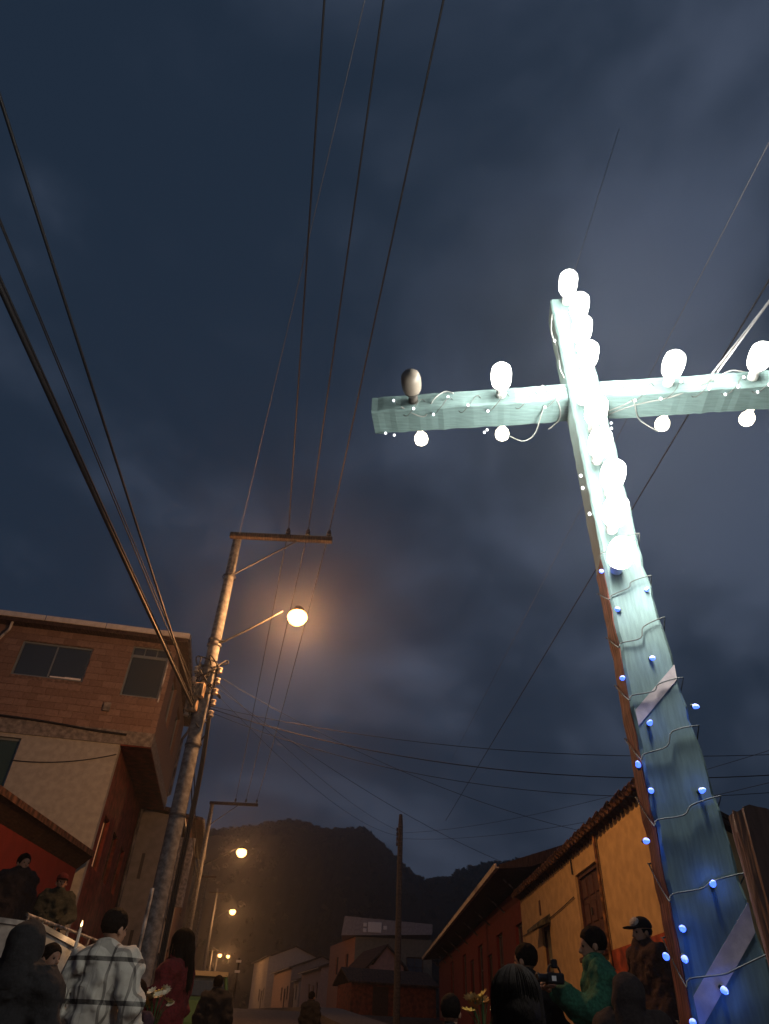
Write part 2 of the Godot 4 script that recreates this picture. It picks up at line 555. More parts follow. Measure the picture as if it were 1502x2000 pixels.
# ------------------------------------------------------------------ tall house on the left: cream flank, brick upper storey that juts out over the street
func build_tall_house() -> void:
	# local x runs along the flank towards the street, z towards the viewer; y is the height above the datum
	var t := thing("tall_house", "tall house with bare brick upper storey jutting out above a cream flank wall", "house", Vector3(-5.91, 0, -18.0), 0.171)
	var I := Transform3D.IDENTITY
	var cream := mat("cream_plaster", Color(0.36, 0.36, 0.33), 0.9, "soft", 1.6)
	var dred := mat("dark_red_paint", Color(0.22, 0.045, 0.03), 0.85, "plaster", 2.2)
	var conc := mat("grey_concrete", Color(0.27, 0.25, 0.23), 0.9, "concrete", 2.0)
	var wframe := mat("blue_grey_metal", Color(0.16, 0.2, 0.23), 0.5, "", 1.0)
	var dglass := glass("dark_glass", Color(0.045, 0.07, 0.1), 0.75)
	var white := mat("white_trim", Color(0.62, 0.6, 0.56), 0.7, "stain", 1.0)
	var st := st_new()
	pierced(st, -9.0, 0.0, -0.8, 7.22, -0.25, 0.0, [[-4.75, 5.75, -3.25, 7.12]])
	part("flank_wall", st, cream, t)
	window(t, I, -4.75, 5.75, -3.25, 7.12, -0.14, wframe, glass("green_glass", Color(0.04, 0.08, 0.07), 0.7), 2, 1)
	# street side of the lower storeys
	var fs := Transform3D(Basis(Vector3.UP, PI / 2), Vector3(-0.8, 0, 0))   # x' runs away down the street (-z), z' towards the street (+x)
	st = st_new()
	pierced(st, 0.25, 0.0, 6.4, 7.22, -0.25, 0.0, [[0.7, 4.45, 1.55, 5.65], [2.6, 4.45, 3.5, 5.65], [4.5, 4.45, 5.4, 5.65], [1.2, 0.8, 2.3, 3.2], [3.6, 0.8, 4.8, 3.2]], fs)
	part("street_wall", st, dred, t)
	var lit := window(t, fs, 0.7, 4.45, 1.55, 5.65, -0.14, mat("brown_wood", Color(0.12, 0.06, 0.035), 0.7, "wood", 1.0), glow("orange_glow_pane", Color(1.0, 0.34, 0.09), 0.16), 1, 1, 0.06)  # pane given a dim orange glow of its own
	lit.set_meta("label", "window with a pane given an orange glow")
	for x in [2.6, 4.5]:
		window(t, fs, x, 4.45, x + 0.9, 5.65, -0.14, mats["brown_wood"], dglass, 2, 2)
	door(t, fs, 1.2, 0.8, 2.3, 3.2, -0.14, mats["brown_wood"], mats["brown_wood"])
	door(t, fs, 3.6, 0.8, 4.8, 3.2, -0.14, mats["brown_wood"], mats["brown_wood"])
	# back and far walls that close the body
	st = st_new()
	bx(st, Vector3(-9.0, 0, -6.4), Vector3(-1.05, 7.22, -6.15))
	bx(st, Vector3(-9.25, 0, -6.4), Vector3(-9.0, 7.22, 0.0))
	part("rear_wall", st, dred, t)
	# floor slab carrying the jutting storey
	st = st_new()
	bx(st, Vector3(-9.3, 7.22, -6.5), Vector3(0.0, 7.58, 0.04))
	part("floor_slab", st, conc, t)
	st = st_new()
	bx(st, Vector3(-0.79, 7.19, -6.4), Vector3(-0.01, 7.217, 0.02))
	part("soffit", st, dred, t)
	# brick storey: a backing of mortar and separate bricks on the flank that faces the viewer
	var mortar := mat("mortar", Color(0.25, 0.17, 0.135), 0.95, "concrete", 1.2)
	var holes := [[-4.17, 8.8, -2.26, 9.82], [-1.2, 8.56, -0.16, 10.06]]
	st = st_new()
	pierced(st, -9.0, 7.58, 0.0, 10.22, -0.25, -0.012, holes)
	part("mortar_backing", st, mortar, t)
	var bricks := [mat("brick_a", Color(0.23, 0.15, 0.12), 0.9, "soft", 0.7), mat("brick_b", Color(0.21, 0.135, 0.105), 0.9, "soft", 0.6), mat("brick_c", Color(0.26, 0.175, 0.14), 0.9, "soft", 0.8)]
	var bw := 0.345
	var bh := 0.188
	var bm := {}
	for j in 14:
		var y0 := 7.584 + j * bh
		var off := 0.0 if j % 2 == 0 else bw / 2
		for i in 17:
			var x1 := -0.004 - i * bw + (off if i > 0 else 0.0)
			var x0 := -i * bw - bw + off + 0.008
			if i == 0: x1 = -0.004
			if x0 > x1 - 0.05: continue
			if x0 < -5.75: continue
			var skip := false
			var xa := x0
			var xb := x1
			for h in holes:
				if y0 < h[3] - 0.03 and y0 + bh > h[1] + 0.03 and xa < h[2] and xb > h[0]:
					if xa < h[0] - 0.04: xb = h[0]
					elif xb > h[2] + 0.04: xa = h[2]
					else: skip = true
			if skip or y0 + bh > 10.23: continue
			var key := "%.2f" % (xb - xa)
			if not bm.has(key): bm[key] = box_mesh(Vector3(0, 0, -0.05), Vector3(xb - xa, bh - 0.016, 0.0), 0.006)
			var o := part("brick", bm[key], bricks[rng.randi() % 3], t)
			o.position = Vector3(xa, y0, rng.randf_range(-0.006, 0.002))
	st = st_new()
	bx(st, Vector3(-9.0, 7.58, -0.012), Vector3(-5.76, 10.22, 0.0))
	part("brick_wall", st, bricks[1], t)
	# street side of the brick storey
	var fu := Transform3D(Basis(Vector3.UP, PI / 2), Vector3(0, 0, 0))
	st = st_new()
	pierced(st, 0.25, 7.58, 6.4, 10.22, -0.25, -0.004, [[1.0, 8.5, 2.3, 9.8], [3.6, 8.5, 4.9, 9.8]], fu)
	part("street_wall", st, bricks[1], t)
	for x in [1.0, 3.6]:
		window(t, fu, x, 8.5, x + 1.3, 9.8, -0.14, wframe, dglass, 2, 1)
	st = st_new()
	bx(st, Vector3(-9.0, 7.58, -6.4), Vector3(-0.25, 10.22, -6.15))
	bx(st, Vector3(-9.25, 7.58, -6.4), Vector3(-9.0, 10.22, 0.0))
	part("rear_wall", st, bricks[1], t)
	# rendered smear of old mortar under the window
	var w1 := window(t, I, -4.17, 8.8, -2.26, 9.82, -0.12, wframe, dglass, 2, 1, 0.05)
	st = st_new()
	bx(st, Vector3(-3.15, 8.852, -0.066), Vector3(-2.75, 8.885, -0.05))
	bx(st, Vector3(-2.76, 8.848, -0.064), Vector3(-2.33, 8.898, -0.046))
	part("white_bar", st, mat("white_bar", Color(0.75, 0.75, 0.75), 0.5, ""), w1)
	window(t, I, -1.2, 8.56, -0.16, 9.78, -0.12, wframe, glass("grey_glass", Color(0.05, 0.07, 0.08), 0.7), 1, 1, 0.045)
	window(t, I, -1.2, 9.782, -0.16, 10.06, -0.12, wframe, dglass, 3, 1, 0.03, "transom_window")
	st = st_new()
	cbx(st, Vector3(-0.155, 8.45, -0.03), Vector3(-0.11, 10.0, 0.02), 0.008)
	part("corner_trim", st, white, t)
	# roof: soffit boards and a pale sheet-metal fascia in lengths
	st = st_new()
	prism(st, [Vector2(-9.6, 10.22), Vector2(0.3, 10.22), Vector2(0.3, 10.4), Vector2(-9.6, 10.42)], -6.7, 0.3)
	part("roof", st, mat("roof_underside", Color(0.1, 0.06, 0.045), 0.9, "wood", 1.5), t)
	var fascia := mat("pale_fascia", Color(0.66, 0.63, 0.58), 0.6, "soft", 1.3)
	for s in [[-9.6, -5.2], [-5.17, -3.72], [-3.70, -2.05], [-2.03, 0.33]]:
		st = st_new()
		cbx(st, Vector3(s[0], 10.33, 0.3), Vector3(s[1], 10.49, 0.345), 0.01)
		part("fascia_sheet", st, fascia, t)
	st = st_new()
	bx(st, Vector3(0.3, 10.31, -6.7), Vector3(0.36, 10.46, 0.298))
	part("gutter", st, mat("gutter_grey", Color(0.2, 0.2, 0.21), 0.5, "stain", 1.2), t)
	st = st_new()
	tube(st, [Vector3(0.3, 10.3, -6.3), Vector3(0.2, 9.9, -6.35), Vector3(0.06, 9.6, -6.3), Vector3(0.06, 7.7, -6.3), Vector3(-0.72, 7.1, -6.3), Vector3(-0.72, 1.2, -6.3)], 0.05, 0.05, 8)
	part("downpipe", st, mats["gutter_grey"], t)
	st = st_new()
	tube(st, [Vector3(-4.55, 10.3, 0.25), Vector3(-4.6, 10.05, 0.1), Vector3(-5.15, 9.0, 0.06), Vector3(-5.15, 7.6, 0.06)], 0.04, 0.04, 8)
	part("conduit", st, white, t)
	st = st_new()
	tube(st, sagged(Vector3(-3.3, 6.55, 0.03), Vector3(-0.82, 6.95, 0.03), 0.12, 10), 0.012, 0.012, 5)
	part("wall_cable", st, mat("black_cable", Color(0.015, 0.015, 0.017), 0.6, ""), t)
	st = st_new()
	tube(st, smooth_pts([Vector3(-8.0, 7.72, 0.05), Vector3(-3.5, 7.62, 0.06), Vector3(-1.6, 7.5, 0.07), Vector3(-0.7, 7.47, 0.07)], 5), 0.03, 0.03, 6)
	part("wall_cable", st, mats["black_cable"], t)
	st = st_new()
	cbx(st, Vector3(-1.5, 8.05, 0.0), Vector3(-1.32, 8.28, 0.09), 0.01)
	part("meter_box", st, conc, t)

# ------------------------------------------------------------------ low red house in front of it, with a terrace and steps
func build_low_red_house() -> void:
	var t := thing("low_red_house", "low dark red house under a brown wooden eave, against the cream flank wall", "house", Vector3(-6.78, 0, -6.0))
	var f := Transform3D(Basis(Vector3.UP, PI / 2), Vector3.ZERO)  # x' down the street, z' towards the street
	var red := mat("deep_red_paint", Color(0.12, 0.015, 0.012), 0.85, "soft", 2.4)
	var brown := mat("eave_wood", Color(0.075, 0.042, 0.028), 0.85, "wood", 1.2)
	var st := st_new()
	pierced(st, 0.0, 0.0, 11.55, 4.25, -0.3, 0.0, [[1.5, 1.55, 2.6, 3.7], [5.0, 2.2, 6.2, 3.6]], f)
	part("street_wall", st, red, t)
	door(t, f, 1.5, 1.55, 2.6, 3.7, -0.16, mat("brown_wood", Color(0.12, 0.06, 0.035)), mats["brown_wood"])
	window(t, f, 5.0, 2.2, 6.2, 3.6, -0.16, mats["brown_wood"], mats["dark_glass"], 2, 2)
	st = st_new()
	bx(st, Vector3(-6.0, 0, -0.25), Vector3(-0.3, 4.25, 0.0))
	bx(st, Vector3(-6.0, 0, -11.3), Vector3(-5.7, 4.25, -0.25))
	part("side_wall", st, red, t)
	# eave: a boarded soffit and the tiled slope above it
	for k in 46:
		var b := st_new()
		var x := k * 0.2515
		bx(b, Vector3(x, 4.254, -0.02), Vector3(x + 0.243, 4.276, 0.03), f)
		b = st_new()
		quadslab(b, f, x, x + 0.243, Vector2(0.0, 4.2), Vector2(0.3, 4.47), 0.02)
		part("soffit_board", b, brown, t)
	st = st_new()
	prism(st, [Vector2(0.32, 4.46), Vector2(0.32, 4.58), Vector2(-3.0, 5.75), Vector2(-6.3, 4.58), Vector2(-6.3, 4.46), Vector2(-3.0, 5.63)], -11.56, 0.3)
	part("roof", st, mat("old_tile", Color(0.13, 0.065, 0.045), 0.9, "stain", 1.0), t)
	# terrace with steps
	var tr := thing("terrace", "raised concrete terrace with steps before the low red house", "terrace", Vector3(-4.35, 0, -10.2))
	var conc := mat("grey_concrete", Color(0.27, 0.25, 0.23))
	st = st_new()
	bx(st, Vector3(-2.4, -0.2, -6.6), Vector3(0.0, 1.54, 0.0))
	part("platform", st, conc, tr)
	for k in 5:
		st = st_new()
		cbx(st, Vector3(-2.4, -0.2, 0.28 * k + 0.002), Vector3(-0.62, 1.54 - 0.2 * (k + 1), 0.28 * (k + 1) - 0.002), 0.012)
		part("step", st, conc, tr)
	var pw := thing("stair_parapet", "whitewashed sloping parapet wall beside the terrace steps", "wall", Vector3(-3.6, 0, -8.3), 0.25)
	st = st_new()
	prism(st, [Vector2(-1.2, 0.0), Vector2(0.75, 0.0), Vector2(0.75, 1.92), Vector2(0.2, 2.12), Vector2(-1.2, 2.2)], -0.12, 0.12)
	part("parapet", st, mat("whitewash", Color(0.5, 0.46, 0.42), 0.9, "plaster", 1.4), pw)
	st = st_new()
	prism(st, [Vector2(-1.24, 2.203), Vector2(0.2, 2.123), Vector2(0.79, 1.91), Vector2(0.79, 1.96), Vector2(0.21, 2.17), Vector2(-1.24, 2.25)], -0.15, 0.15)
	part("coping", st, mats["whitewash"], pw)
	var rl := thing("terrace_railing", "white metal railing along the terrace edge", "railing", Vector3(-4.42, 1.54, -10.3))
	var wm := mat("white_metal", Color(0.6, 0.6, 0.58), 0.5, "stain", 0.8)
	for k in 12:
		st = st_new()
		tube(st, [Vector3(0, 0, -0.5 * k), Vector3(0, 0.92, -0.5 * k)], 0.018, 0.018, 8)
		part("baluster", st, wm, rl)
	for y in [0.5, 0.92]:
		st = st_new()
		tube(st, [Vector3(0, y, 0.05), Vector3(0, y, -5.6)], 0.022, 0.022, 8)
		part("rail", st, wm, rl)

# a thin board between two points of a cross-section (z', y), from x0 to x1, in frame f
func quadslab(st: SurfaceTool, f: Transform3D, x0: float, x1: float, a: Vector2, b: Vector2, th: float) -> void:
	var n := Vector2(-(b.y - a.y), b.x - a.x).normalized() * th
	var c := [a, b, b + n, a + n]
	var p := []
	for x in [x0, x1]:
		for q in c: p.append(f * Vector3(x, q.y, q.x))
	var ctr := Vector3.ZERO
	for q in p: ctr += q
	ctr /= 8.0
	for q in [[0, 1, 2, 3], [4, 5, 6, 7], [0, 1, 5, 4], [1, 2, 6, 5], [2, 3, 7, 6], [3, 0, 4, 7]]:
		var m: Vector3 = (p[q[0]] + p[q[1]] + p[q[2]] + p[q[3]]) / 4.0
		quad(st, p[q[0]], p[q[1]], p[q[2]], p[q[3]], m - ctr)

# ------------------------------------------------------------------ a plain house of the street
# near = the corner nearest the viewer on the street, dir = angle of the street there, side = +1 right of the street, -1 left
func street_house(called: String, label: String, near: Vector3, turn: float, side: float, length: float, h: float, deep: float, wall: Color, roofc: Color, wins: Array, doors: Array, ridge := 1.2, over := 0.4, group := "") -> Node3D:
	var t := thing(called, label, "house", near, turn, group)
	var s := side
	# x' runs down the street, z' points to the street
	var f := Transform3D(Basis(Vector3(0, 0, -1), Vector3.UP, Vector3(-s, 0, 0)), Vector3.ZERO)
	var wm := mat("wall_" + called, wall, 0.9, "soft", 2.3)
	var rm := mat("roof_" + called, roofc, 0.9, "stain", 1.1)
	var fm := mat("brown_wood", Color(0.12, 0.06, 0.035))
	var holes := []
	for w in wins: holes.append([w[0], w[1], w[2], w[3]])
	for d in doors: holes.append([d[0], 0.0, d[1], d[2]])
	var st := st_new()
	pierced(st, 0.0, -1.5, length, h, -0.3, 0.0, holes, f)
	part("street_wall", st, wm, t)
	st = st_new()
	prism(st, [Vector2(-0.3, -1.5), Vector2(-deep, -1.5), Vector2(-deep, h), Vector2(-deep / 2, h + ridge), Vector2(-0.3, h)], 0.0, 0.3, Transform3D(Basis(Vector3(-s, 0, 0), Vector3.UP, Vector3(0, 0, -1)), Vector3.ZERO))
	part("gable_wall", st, wm, t)
	st = st_new()
	prism(st, [Vector2(-0.3, -1.5), Vector2(-deep, -1.5), Vector2(-deep, h), Vector2(-deep / 2, h + ridge), Vector2(-0.3, h)], length - 0.3, length, Transform3D(Basis(Vector3(-s, 0, 0), Vector3.UP, Vector3(0, 0, -1)), Vector3.ZERO))
	part("gable_wall", st, wm, t)
	var fr := Transform3D(Basis(Vector3(-s, 0, 0), Vector3.UP, Vector3(0, 0, -1)), Vector3.ZERO)
	st = st_new()
	var lift := 0.012
	var drop := ridge * over / (deep / 2)
	prism(st, [Vector2(over, h + lift - drop), Vector2(over, h + 0.14 + lift - drop), Vector2(-deep / 2, h + ridge + 0.16), Vector2(-deep - over, h + 0.14 + lift - drop), Vector2(-deep - over, h + lift - drop), Vector2(-deep / 2, h + ridge + lift)], -0.2, length + 0.05, fr)
	var roof := part("roof", st, rm, t)
	st = st_new()
	var g0 := fr * Vector3(over + 0.04, h + 0.06 - drop, -0.2)
	var g1 := fr * Vector3(over + 0.04, h + 0.06 - drop, length + 0.05)
	tube(st, [g0, g1], 0.06, 0.06, 8)
	part("gutter", st, mat("gutter_pale", Color(0.4, 0.38, 0.35), 0.5, "stain", 1.0), roof)
	var gl := glass("dark_glass", Color(0.045, 0.07, 0.1), 0.75)
	for w in wins:
		window(t, f, w[0], w[1], w[2], w[3], -0.16, fm, gl, 2, 2)
		st = st_new()
		cbx(st, Vector3(w[0] - 0.06, w[1] - 0.09, -0.1), Vector3(w[2] + 0.06, w[1] - 0.003, 0.06), 0.012, f)
		part("sill", st, wm, t)
	for d in doors: door(t, f, d[0], 0.0, d[1], d[2], -0.16, fm, fm)
	return t

func build_left_row() -> void:
	var z := -24.6
	var a := street_house("grey_house", "grey plastered house standing forward beside the tall brick house", Vector3(-6.65, ground_y(z), z), 0.17, -1, 8.5, 5.9, 7.0, Color(0.24, 0.235, 0.23), Color(0.1, 0.06, 0.05), [[1.0, 3.4, 1.9, 4.9], [4.0, 3.4, 4.9, 4.9], [4.4, 1.0, 5.4, 2.3]], [[1.4, 2.5, 2.4]], 0.4, 0.2)
	# slits in the flank that faces the viewer
	for k in [[-0.75, 3.9], [-0.55, 1.75]]:
		var st := st_new()
		bx(st, Vector3(k[0] - 0.05, k[1], -0.02), Vector3(k[0] + 0.05, k[1] + 0.75, 0.012))
		part("slit_window", st, mat("dark_iron", Color(0.04, 0.04, 0.045), 0.5, ""), a)
	var sg := thing("projecting_sign", "blank pale grey sign panel projecting from the grey house wall", "sign", Vector3(-6.62, 4.45, -24.9), 0.05)
	var st2 := st_new()
	cbx(st2, Vector3(0.1, 0.0, -0.06), Vector3(0.72, 2.05, 0.06), 0.012)
	part("panel", st2, mat("sign_grey", Color(0.42, 0.41, 0.42), 0.6, "plaster", 1.0), sg)
	for y in [0.3, 1.7]:
		st2 = st_new()
		tube(st2, [Vector3(-0.1, y, 0), Vector3(0.14, y, 0)], 0.02, 0.02, 6)
		part("bracket", st2, mats["dark_iron"], sg)
	z = -33.6
	street_house("brown_house", "tall brown house under a dark flat roof behind the grey house", Vector3(-8.3, ground_y(z), z), 0.17, -1, 9, 7.4, 8, Color(0.16, 0.09, 0.07), Color(0.08, 0.045, 0.035), [[1.0, 4.2, 2.0, 5.6], [4.2, 4.2, 5.2, 5.6], [3.0, 1.0, 4.2, 2.4]], [[1.0, 2.1, 2.4]], 0.5, 0.5)
	var specs := [
		["pale_house", "narrow pale house between the brown house and the next street lamp", -43.5, 4.6, Color(0.34, 0.27, 0.22), 8.0],
		["ochre_house", "low ochre house by the second far street lamp on the dark side of the street", -52.5, 4.0, Color(0.3, 0.18, 0.09), 10.0],
		["rose_house", "rose plastered house far along the lamp posts", -64.0, 5.0, Color(0.33, 0.17, 0.14), 12.0],
		["slate_house", "slate grey house near the farthest pair of street lamps", -78.0, 4.4, Color(0.2, 0.2, 0.21), 14.0],
		["clay_house", "clay coloured house at the far end of the lamp row", -94.0, 4.6, Color(0.3, 0.16, 0.1), 16.0]]
	for s in specs:
		var x: float = -9.0 + (s[2] + 33.6) * 0.19
		street_house(s[0], s[1], Vector3(x - 1.2, ground_y(s[2]), s[2]), 0.19, -1, s[5], s[3], 7, s[4], Color(0.1, 0.055, 0.045), [[1.0, 1.3, 2.1, 2.6], [4.6, 1.3, 5.7, 2.6]], [[2.8, 3.8, 2.3]], 1.2, 0.5)

# ------------------------------------------------------------------ yellow house on the right
func build_yellow_house() -> void:
	var t := thing("yellow_house", "single-storey ochre yellow house with clay tile eave and red base band", "house", Vector3(4.15, 0, -10.25))
	var f := Transform3D(Basis(Vector3(0, 0, -1), Vector3.UP, Vector3(-1, 0, 0)), Vector3.ZERO)   # x' = -z, z' = -x
	var yel := mat("ochre_paint", Color(0.46, 0.33, 0.16), 0.85, "soft", 2.2)
	var band := mat("red_band", Color(0.34, 0.07, 0.03), 0.85, "plaster", 2.0)
	var wood := mat("shutter_wood", Color(0.1, 0.04, 0.03), 0.65, "wood", 0.8)
	var L := 10.15
	var st := st_new()
	var holes := [[3.1, 2.7, 4.57, 4.06], [7.1, 0.0, 7.9, 3.55]]
	pierced(st, 0.0, 0.0, L, 4.5, -0.35, 0.0, holes, f)
	part("street_wall", st, yel, t)
	st = st_new()
	pierced(st, -0.02, 0.0, L, 2.66, 0.0, 0.025, [[2.93, 0.0, 7.95, 2.7]], f)
	part("base_band", st, band, t)
	st = st_new()
	prism(st, [Vector2(0.35, 0), Vector2(3.4, 0), Vector2(3.4, 2.75), Vector2(0.35, 4.36)], -0.3, 0.0)
	part("gable_wall", st, yel, t)
	st = st_new()
	prism(st, [Vector2(0.35, 0), Vector2(3.4, 0), Vector2(3.4, 2.75), Vector2(0.35, 4.36)], -L, -L + 0.3)
	part("gable_wall", st, yel, t)
	# tall window with wooden shutters, set in a frame
	var w := door(t, f, 3.1, 2.7, 4.57, 4.06, -0.12, wood, wood, 3, "shuttered_window")
	w.set_meta("label", "brown wooden shuttered window")
	st = st_new()
	cbx(st, Vector3(3.03, 2.62, -0.1), Vector3(4.64, 2.697, 0.09), 0.012, f)
	part("sill", st, wood, t)
	var d := door(t, f, 7.1, 0.85, 7.9, 3.55, -0.12, mat("green_grey_door", Color(0.16, 0.17, 0.1), 0.6, "wood", 0.9), wood, 1)
	d.set_meta("label", "grey-green front door")
	st = st_new()
	prism(st, [Vector2(0.0, 3.56), Vector2(0.32, 3.44), Vector2(0.32, 3.5), Vector2(0.0, 3.72)], 6.95, 8.05, Transform3D(Basis(Vector3(-1, 0, 0), Vector3.UP, Vector3(0, 0, -1)), Vector3.ZERO))
	part("door_canopy", st, mat("canopy_green", Color(0.12, 0.12, 0.08), 0.7, "stain", 0.8), t)
	st = st_new()
	bx(st, Vector3(7.8, 3.8, 0.001), Vector3(7.92, 4.1, 0.02), f)
	part("wall_plaque", st, wood, t)
	# downpipe and wall cables
	st = st_new()
	tube(st, [Vector3(-0.05, 4.48, -2.84), Vector3(-0.05, 0.5, -2.84)], 0.03, 0.03, 8)
	part("downpipe", st, mat("pipe_ochre", Color(0.3, 0.14, 0.05), 0.7, "stain", 0.6), t)
	st = st_new()
	tube(st, [Vector3(-0.025, 4.48, -4.65), Vector3(-0.025, 4.1, -4.65)], 0.015, 0.015, 6)
	tube(st, sagged(Vector3(-0.025, 3.72, -4.75), Vector3(-0.025, 3.6, -10.05), 0.05, 6), 0.01, 0.01, 5)
	part("wall_cable", st, mat("black_cable", Color(0.015, 0.015, 0.017), 0.6, ""), t)
	# roof deck, then clay tiles along the eave
	st = st_new()
	var fr := Transform3D(Basis(Vector3(-1, 0, 0), Vector3.UP, Vector3(0, 0, -1)), Vector3.ZERO)
	prism(st, [Vector2(0.12, 4.505), Vector2(0.12, 4.56), Vector2(-0.1, 4.57), Vector2(-3.6, 2.72), Vector2(-3.6, 2.65), Vector2(-0.1, 4.505)], -0.15, L + 0.05, fr)
	part("roof_deck", st, mat("deck_wood", Color(0.06, 0.04, 0.03), 0.9, "wood", 1.0), t)
	var tile := st_new()
	var segs := 8
	for k in segs:
		var a0 := PI * k / segs
		var a1 := PI * (k + 1) / segs
		for r in [[0.1, 1.0], [0.082, -1.0]]:
			var p0 := Vector3(0, sin(a0) * r[0], cos(a0) * r[0])
			var p1 := Vector3(0, sin(a1) * r[0], cos(a1) * r[0])
			var q0 := p0 * 0.88 + Vector3(0.46, 0, 0)
			var q1 := p1 * 0.88 + Vector3(0.46, 0, 0)
			quad(tile, p0, p1, q1, q0, (p0 + p1) * r[1])
		quad(tile, Vector3(0, sin(a0) * 0.1, cos(a0) * 0.1), Vector3(0, sin(a1) * 0.1, cos(a1) * 0.1), Vector3(0, sin(a1) * 0.082, cos(a1) * 0.082), Vector3(0, sin(a0) * 0.082, cos(a0) * 0.082), Vector3(-1, 0, 0))
	var tm := tile.commit()
	var tmats := [mat("tile_a", Color(0.17, 0.085, 0.055), 0.9, "stain", 0.5), mat("tile_b", Color(0.12, 0.065, 0.045), 0.9, "stain", 0.5), mat("tile_c", Color(0.2, 0.11, 0.07), 0.9, "stain", 0.5)]
	var slope := -atan2(1.85, 3.5)
	for k in 49:
		for c in 2:
			var up := c == 0
			var o := part("roof_tile", tm, tmats[rng.randi() % 3], t)
			var z := 0.12 - 0.105 * (2 * k + (0 if up else 1))
			o.position = Vector3(-0.24 + rng.randf_range(-0.02, 0.02), 4.5 + (0.035 if up else 0.1), z)
			o.rotation = Vector3(0 if up else PI, 0, slope if up else slope)
			if not up: o.position.y = 4.535
	# upper courses, too high to see singly from the street
	var rows := st_new()
	for c in range(1, 8):
		for k in 49:
			for e in 4:
				var a0 := PI * e / 4.0
				var a1 := PI * (e + 1) / 4.0
				var b := Transform3D(Basis(Vector3(0, 0, 1), slope), Vector3(-0.24 + 0.4 * c * cos(slope), 4.54 + 0.4 * c * sin(slope) + 0.02, 0.12 - 0.21 * k))
				var p0 := b * Vector3(0, sin(a0) * 0.1, cos(a0) * 0.1)
				var p1 := b * Vector3(0, sin(a1) * 0.1, cos(a1) * 0.1)
				var dx := b.basis * Vector3(0.46, 0, 0)
				quad(rows, p0, p1, p1 + dx, p0 + dx, Vector3(-0.3, 1, 0) + (b.basis * Vector3(0, sin((a0 + a1) / 2), cos((a0 + a1) / 2))))
	part("upper_roof_tiles", rows, tmats[1], t).set_meta("kind", "stuff")

# ------------------------------------------------------------------ red house beyond it
func build_red_house() -> void:
	var t := thing("maroon_house", "long dark red house with pale gutter under a deep eave, beyond the yellow house", "house", Vector3(4.55, 0, -20.7))
	var f := Transform3D(Basis(Vector3(0, 0, -1), Vector3.UP, Vector3(-1, 0, 0)), Vector3.ZERO)
	var fr := Transform3D(Basis(Vector3(-1, 0, 0), Vector3.UP, Vector3(0, 0, -1)), Vector3.ZERO)
	var red := mat("maroon_paint", Color(0.19, 0.03, 0.025), 0.85, "soft", 2.4)
	var wood: Material = mats["shutter_wood"]
	var holes := [[1.6, 2.5, 2.7, 4.2], [5.0, 2.6, 6.2, 4.3], [9.5, 2.8, 10.7, 4.4], [14.5, 3.0, 15.7, 4.5], [7.3, 0.0, 8.4, 3.9], [19.5, 3.2, 20.7, 4.6], [12.0, 0.0, 13.1, 4.1]]
	var st := st_new()
	pierced(st, 0.0, 0.0, 27.0, 5.1, -0.35, 0.0, holes, f)
	part("street_wall", st, red, t)
	for h in holes:
		if h[1] > 0.0: window(t, f, h[0], h[1], h[2], h[3], -0.14, mat("grey_frame", Color(0.2, 0.18, 0.16), 0.7, "wood", 0.8), mats["dark_glass"], 2, 2)
		else: door(t, f, h[0], 1.3, h[2], h[3], -0.14, wood, wood)
	var mg := mat("magenta_paint", Color(0.42, 0.045, 0.06), 0.85, "plaster", 2.0)
	st = st_new()
	prism(st, [Vector2(-0.35, 0), Vector2(-8, 0), Vector2(-8, 5.1), Vector2(-4, 6.6), Vector2(-0.35, 5.1)], 0.0, 0.3, fr)
	part("gable_wall", st, mg, t)
	st = st_new()
	prism(st, [Vector2(-0.35, 0), Vector2(-8, 0), Vector2(-8, 5.1), Vector2(-4, 6.6), Vector2(-0.35, 5.1)], 26.7, 27.0, fr)
	part("gable_wall", st, red, t)
	st = st_new()
	prism(st, [Vector2(0.9, 5.2), Vector2(0.9, 5.3), Vector2(-4, 6.85), Vector2(-8.6, 5.3), Vector2(-8.6, 5.2), Vector2(-4, 6.72), Vector2(-0.02, 5.3)], -0.15, 27.2, fr)
	var roof := part("roof", st, mat("dark_soffit", Color(0.06, 0.035, 0.03), 0.9, "wood", 1.3), t)
	st = st_new()
	for k in 1:
		prism(st, [Vector2(0.9, 5.2), Vector2(1.0, 5.2), Vector2(1.02, 5.32), Vector2(0.97, 5.32), Vector2(0.96, 5.24), Vector2(0.9, 5.24)], -0.2, 27.2, fr)
	part("gutter", st, mat("gutter_galvanised", Color(0.5, 0.45, 0.4), 0.35, "stain", 1.0), roof)
	for k in 9:
		st = st_new()
		var z := 1.2 + k * 3.1
		tube(st, [fr * Vector3(0.01, 4.75, z), fr * Vector3(0.55, 5.19, z)], 0.03, 0.03, 6)
		part("eave_brace", st, mat("brace_pale", Color(0.3, 0.28, 0.27), 0.6, "stain", 0.7), t)

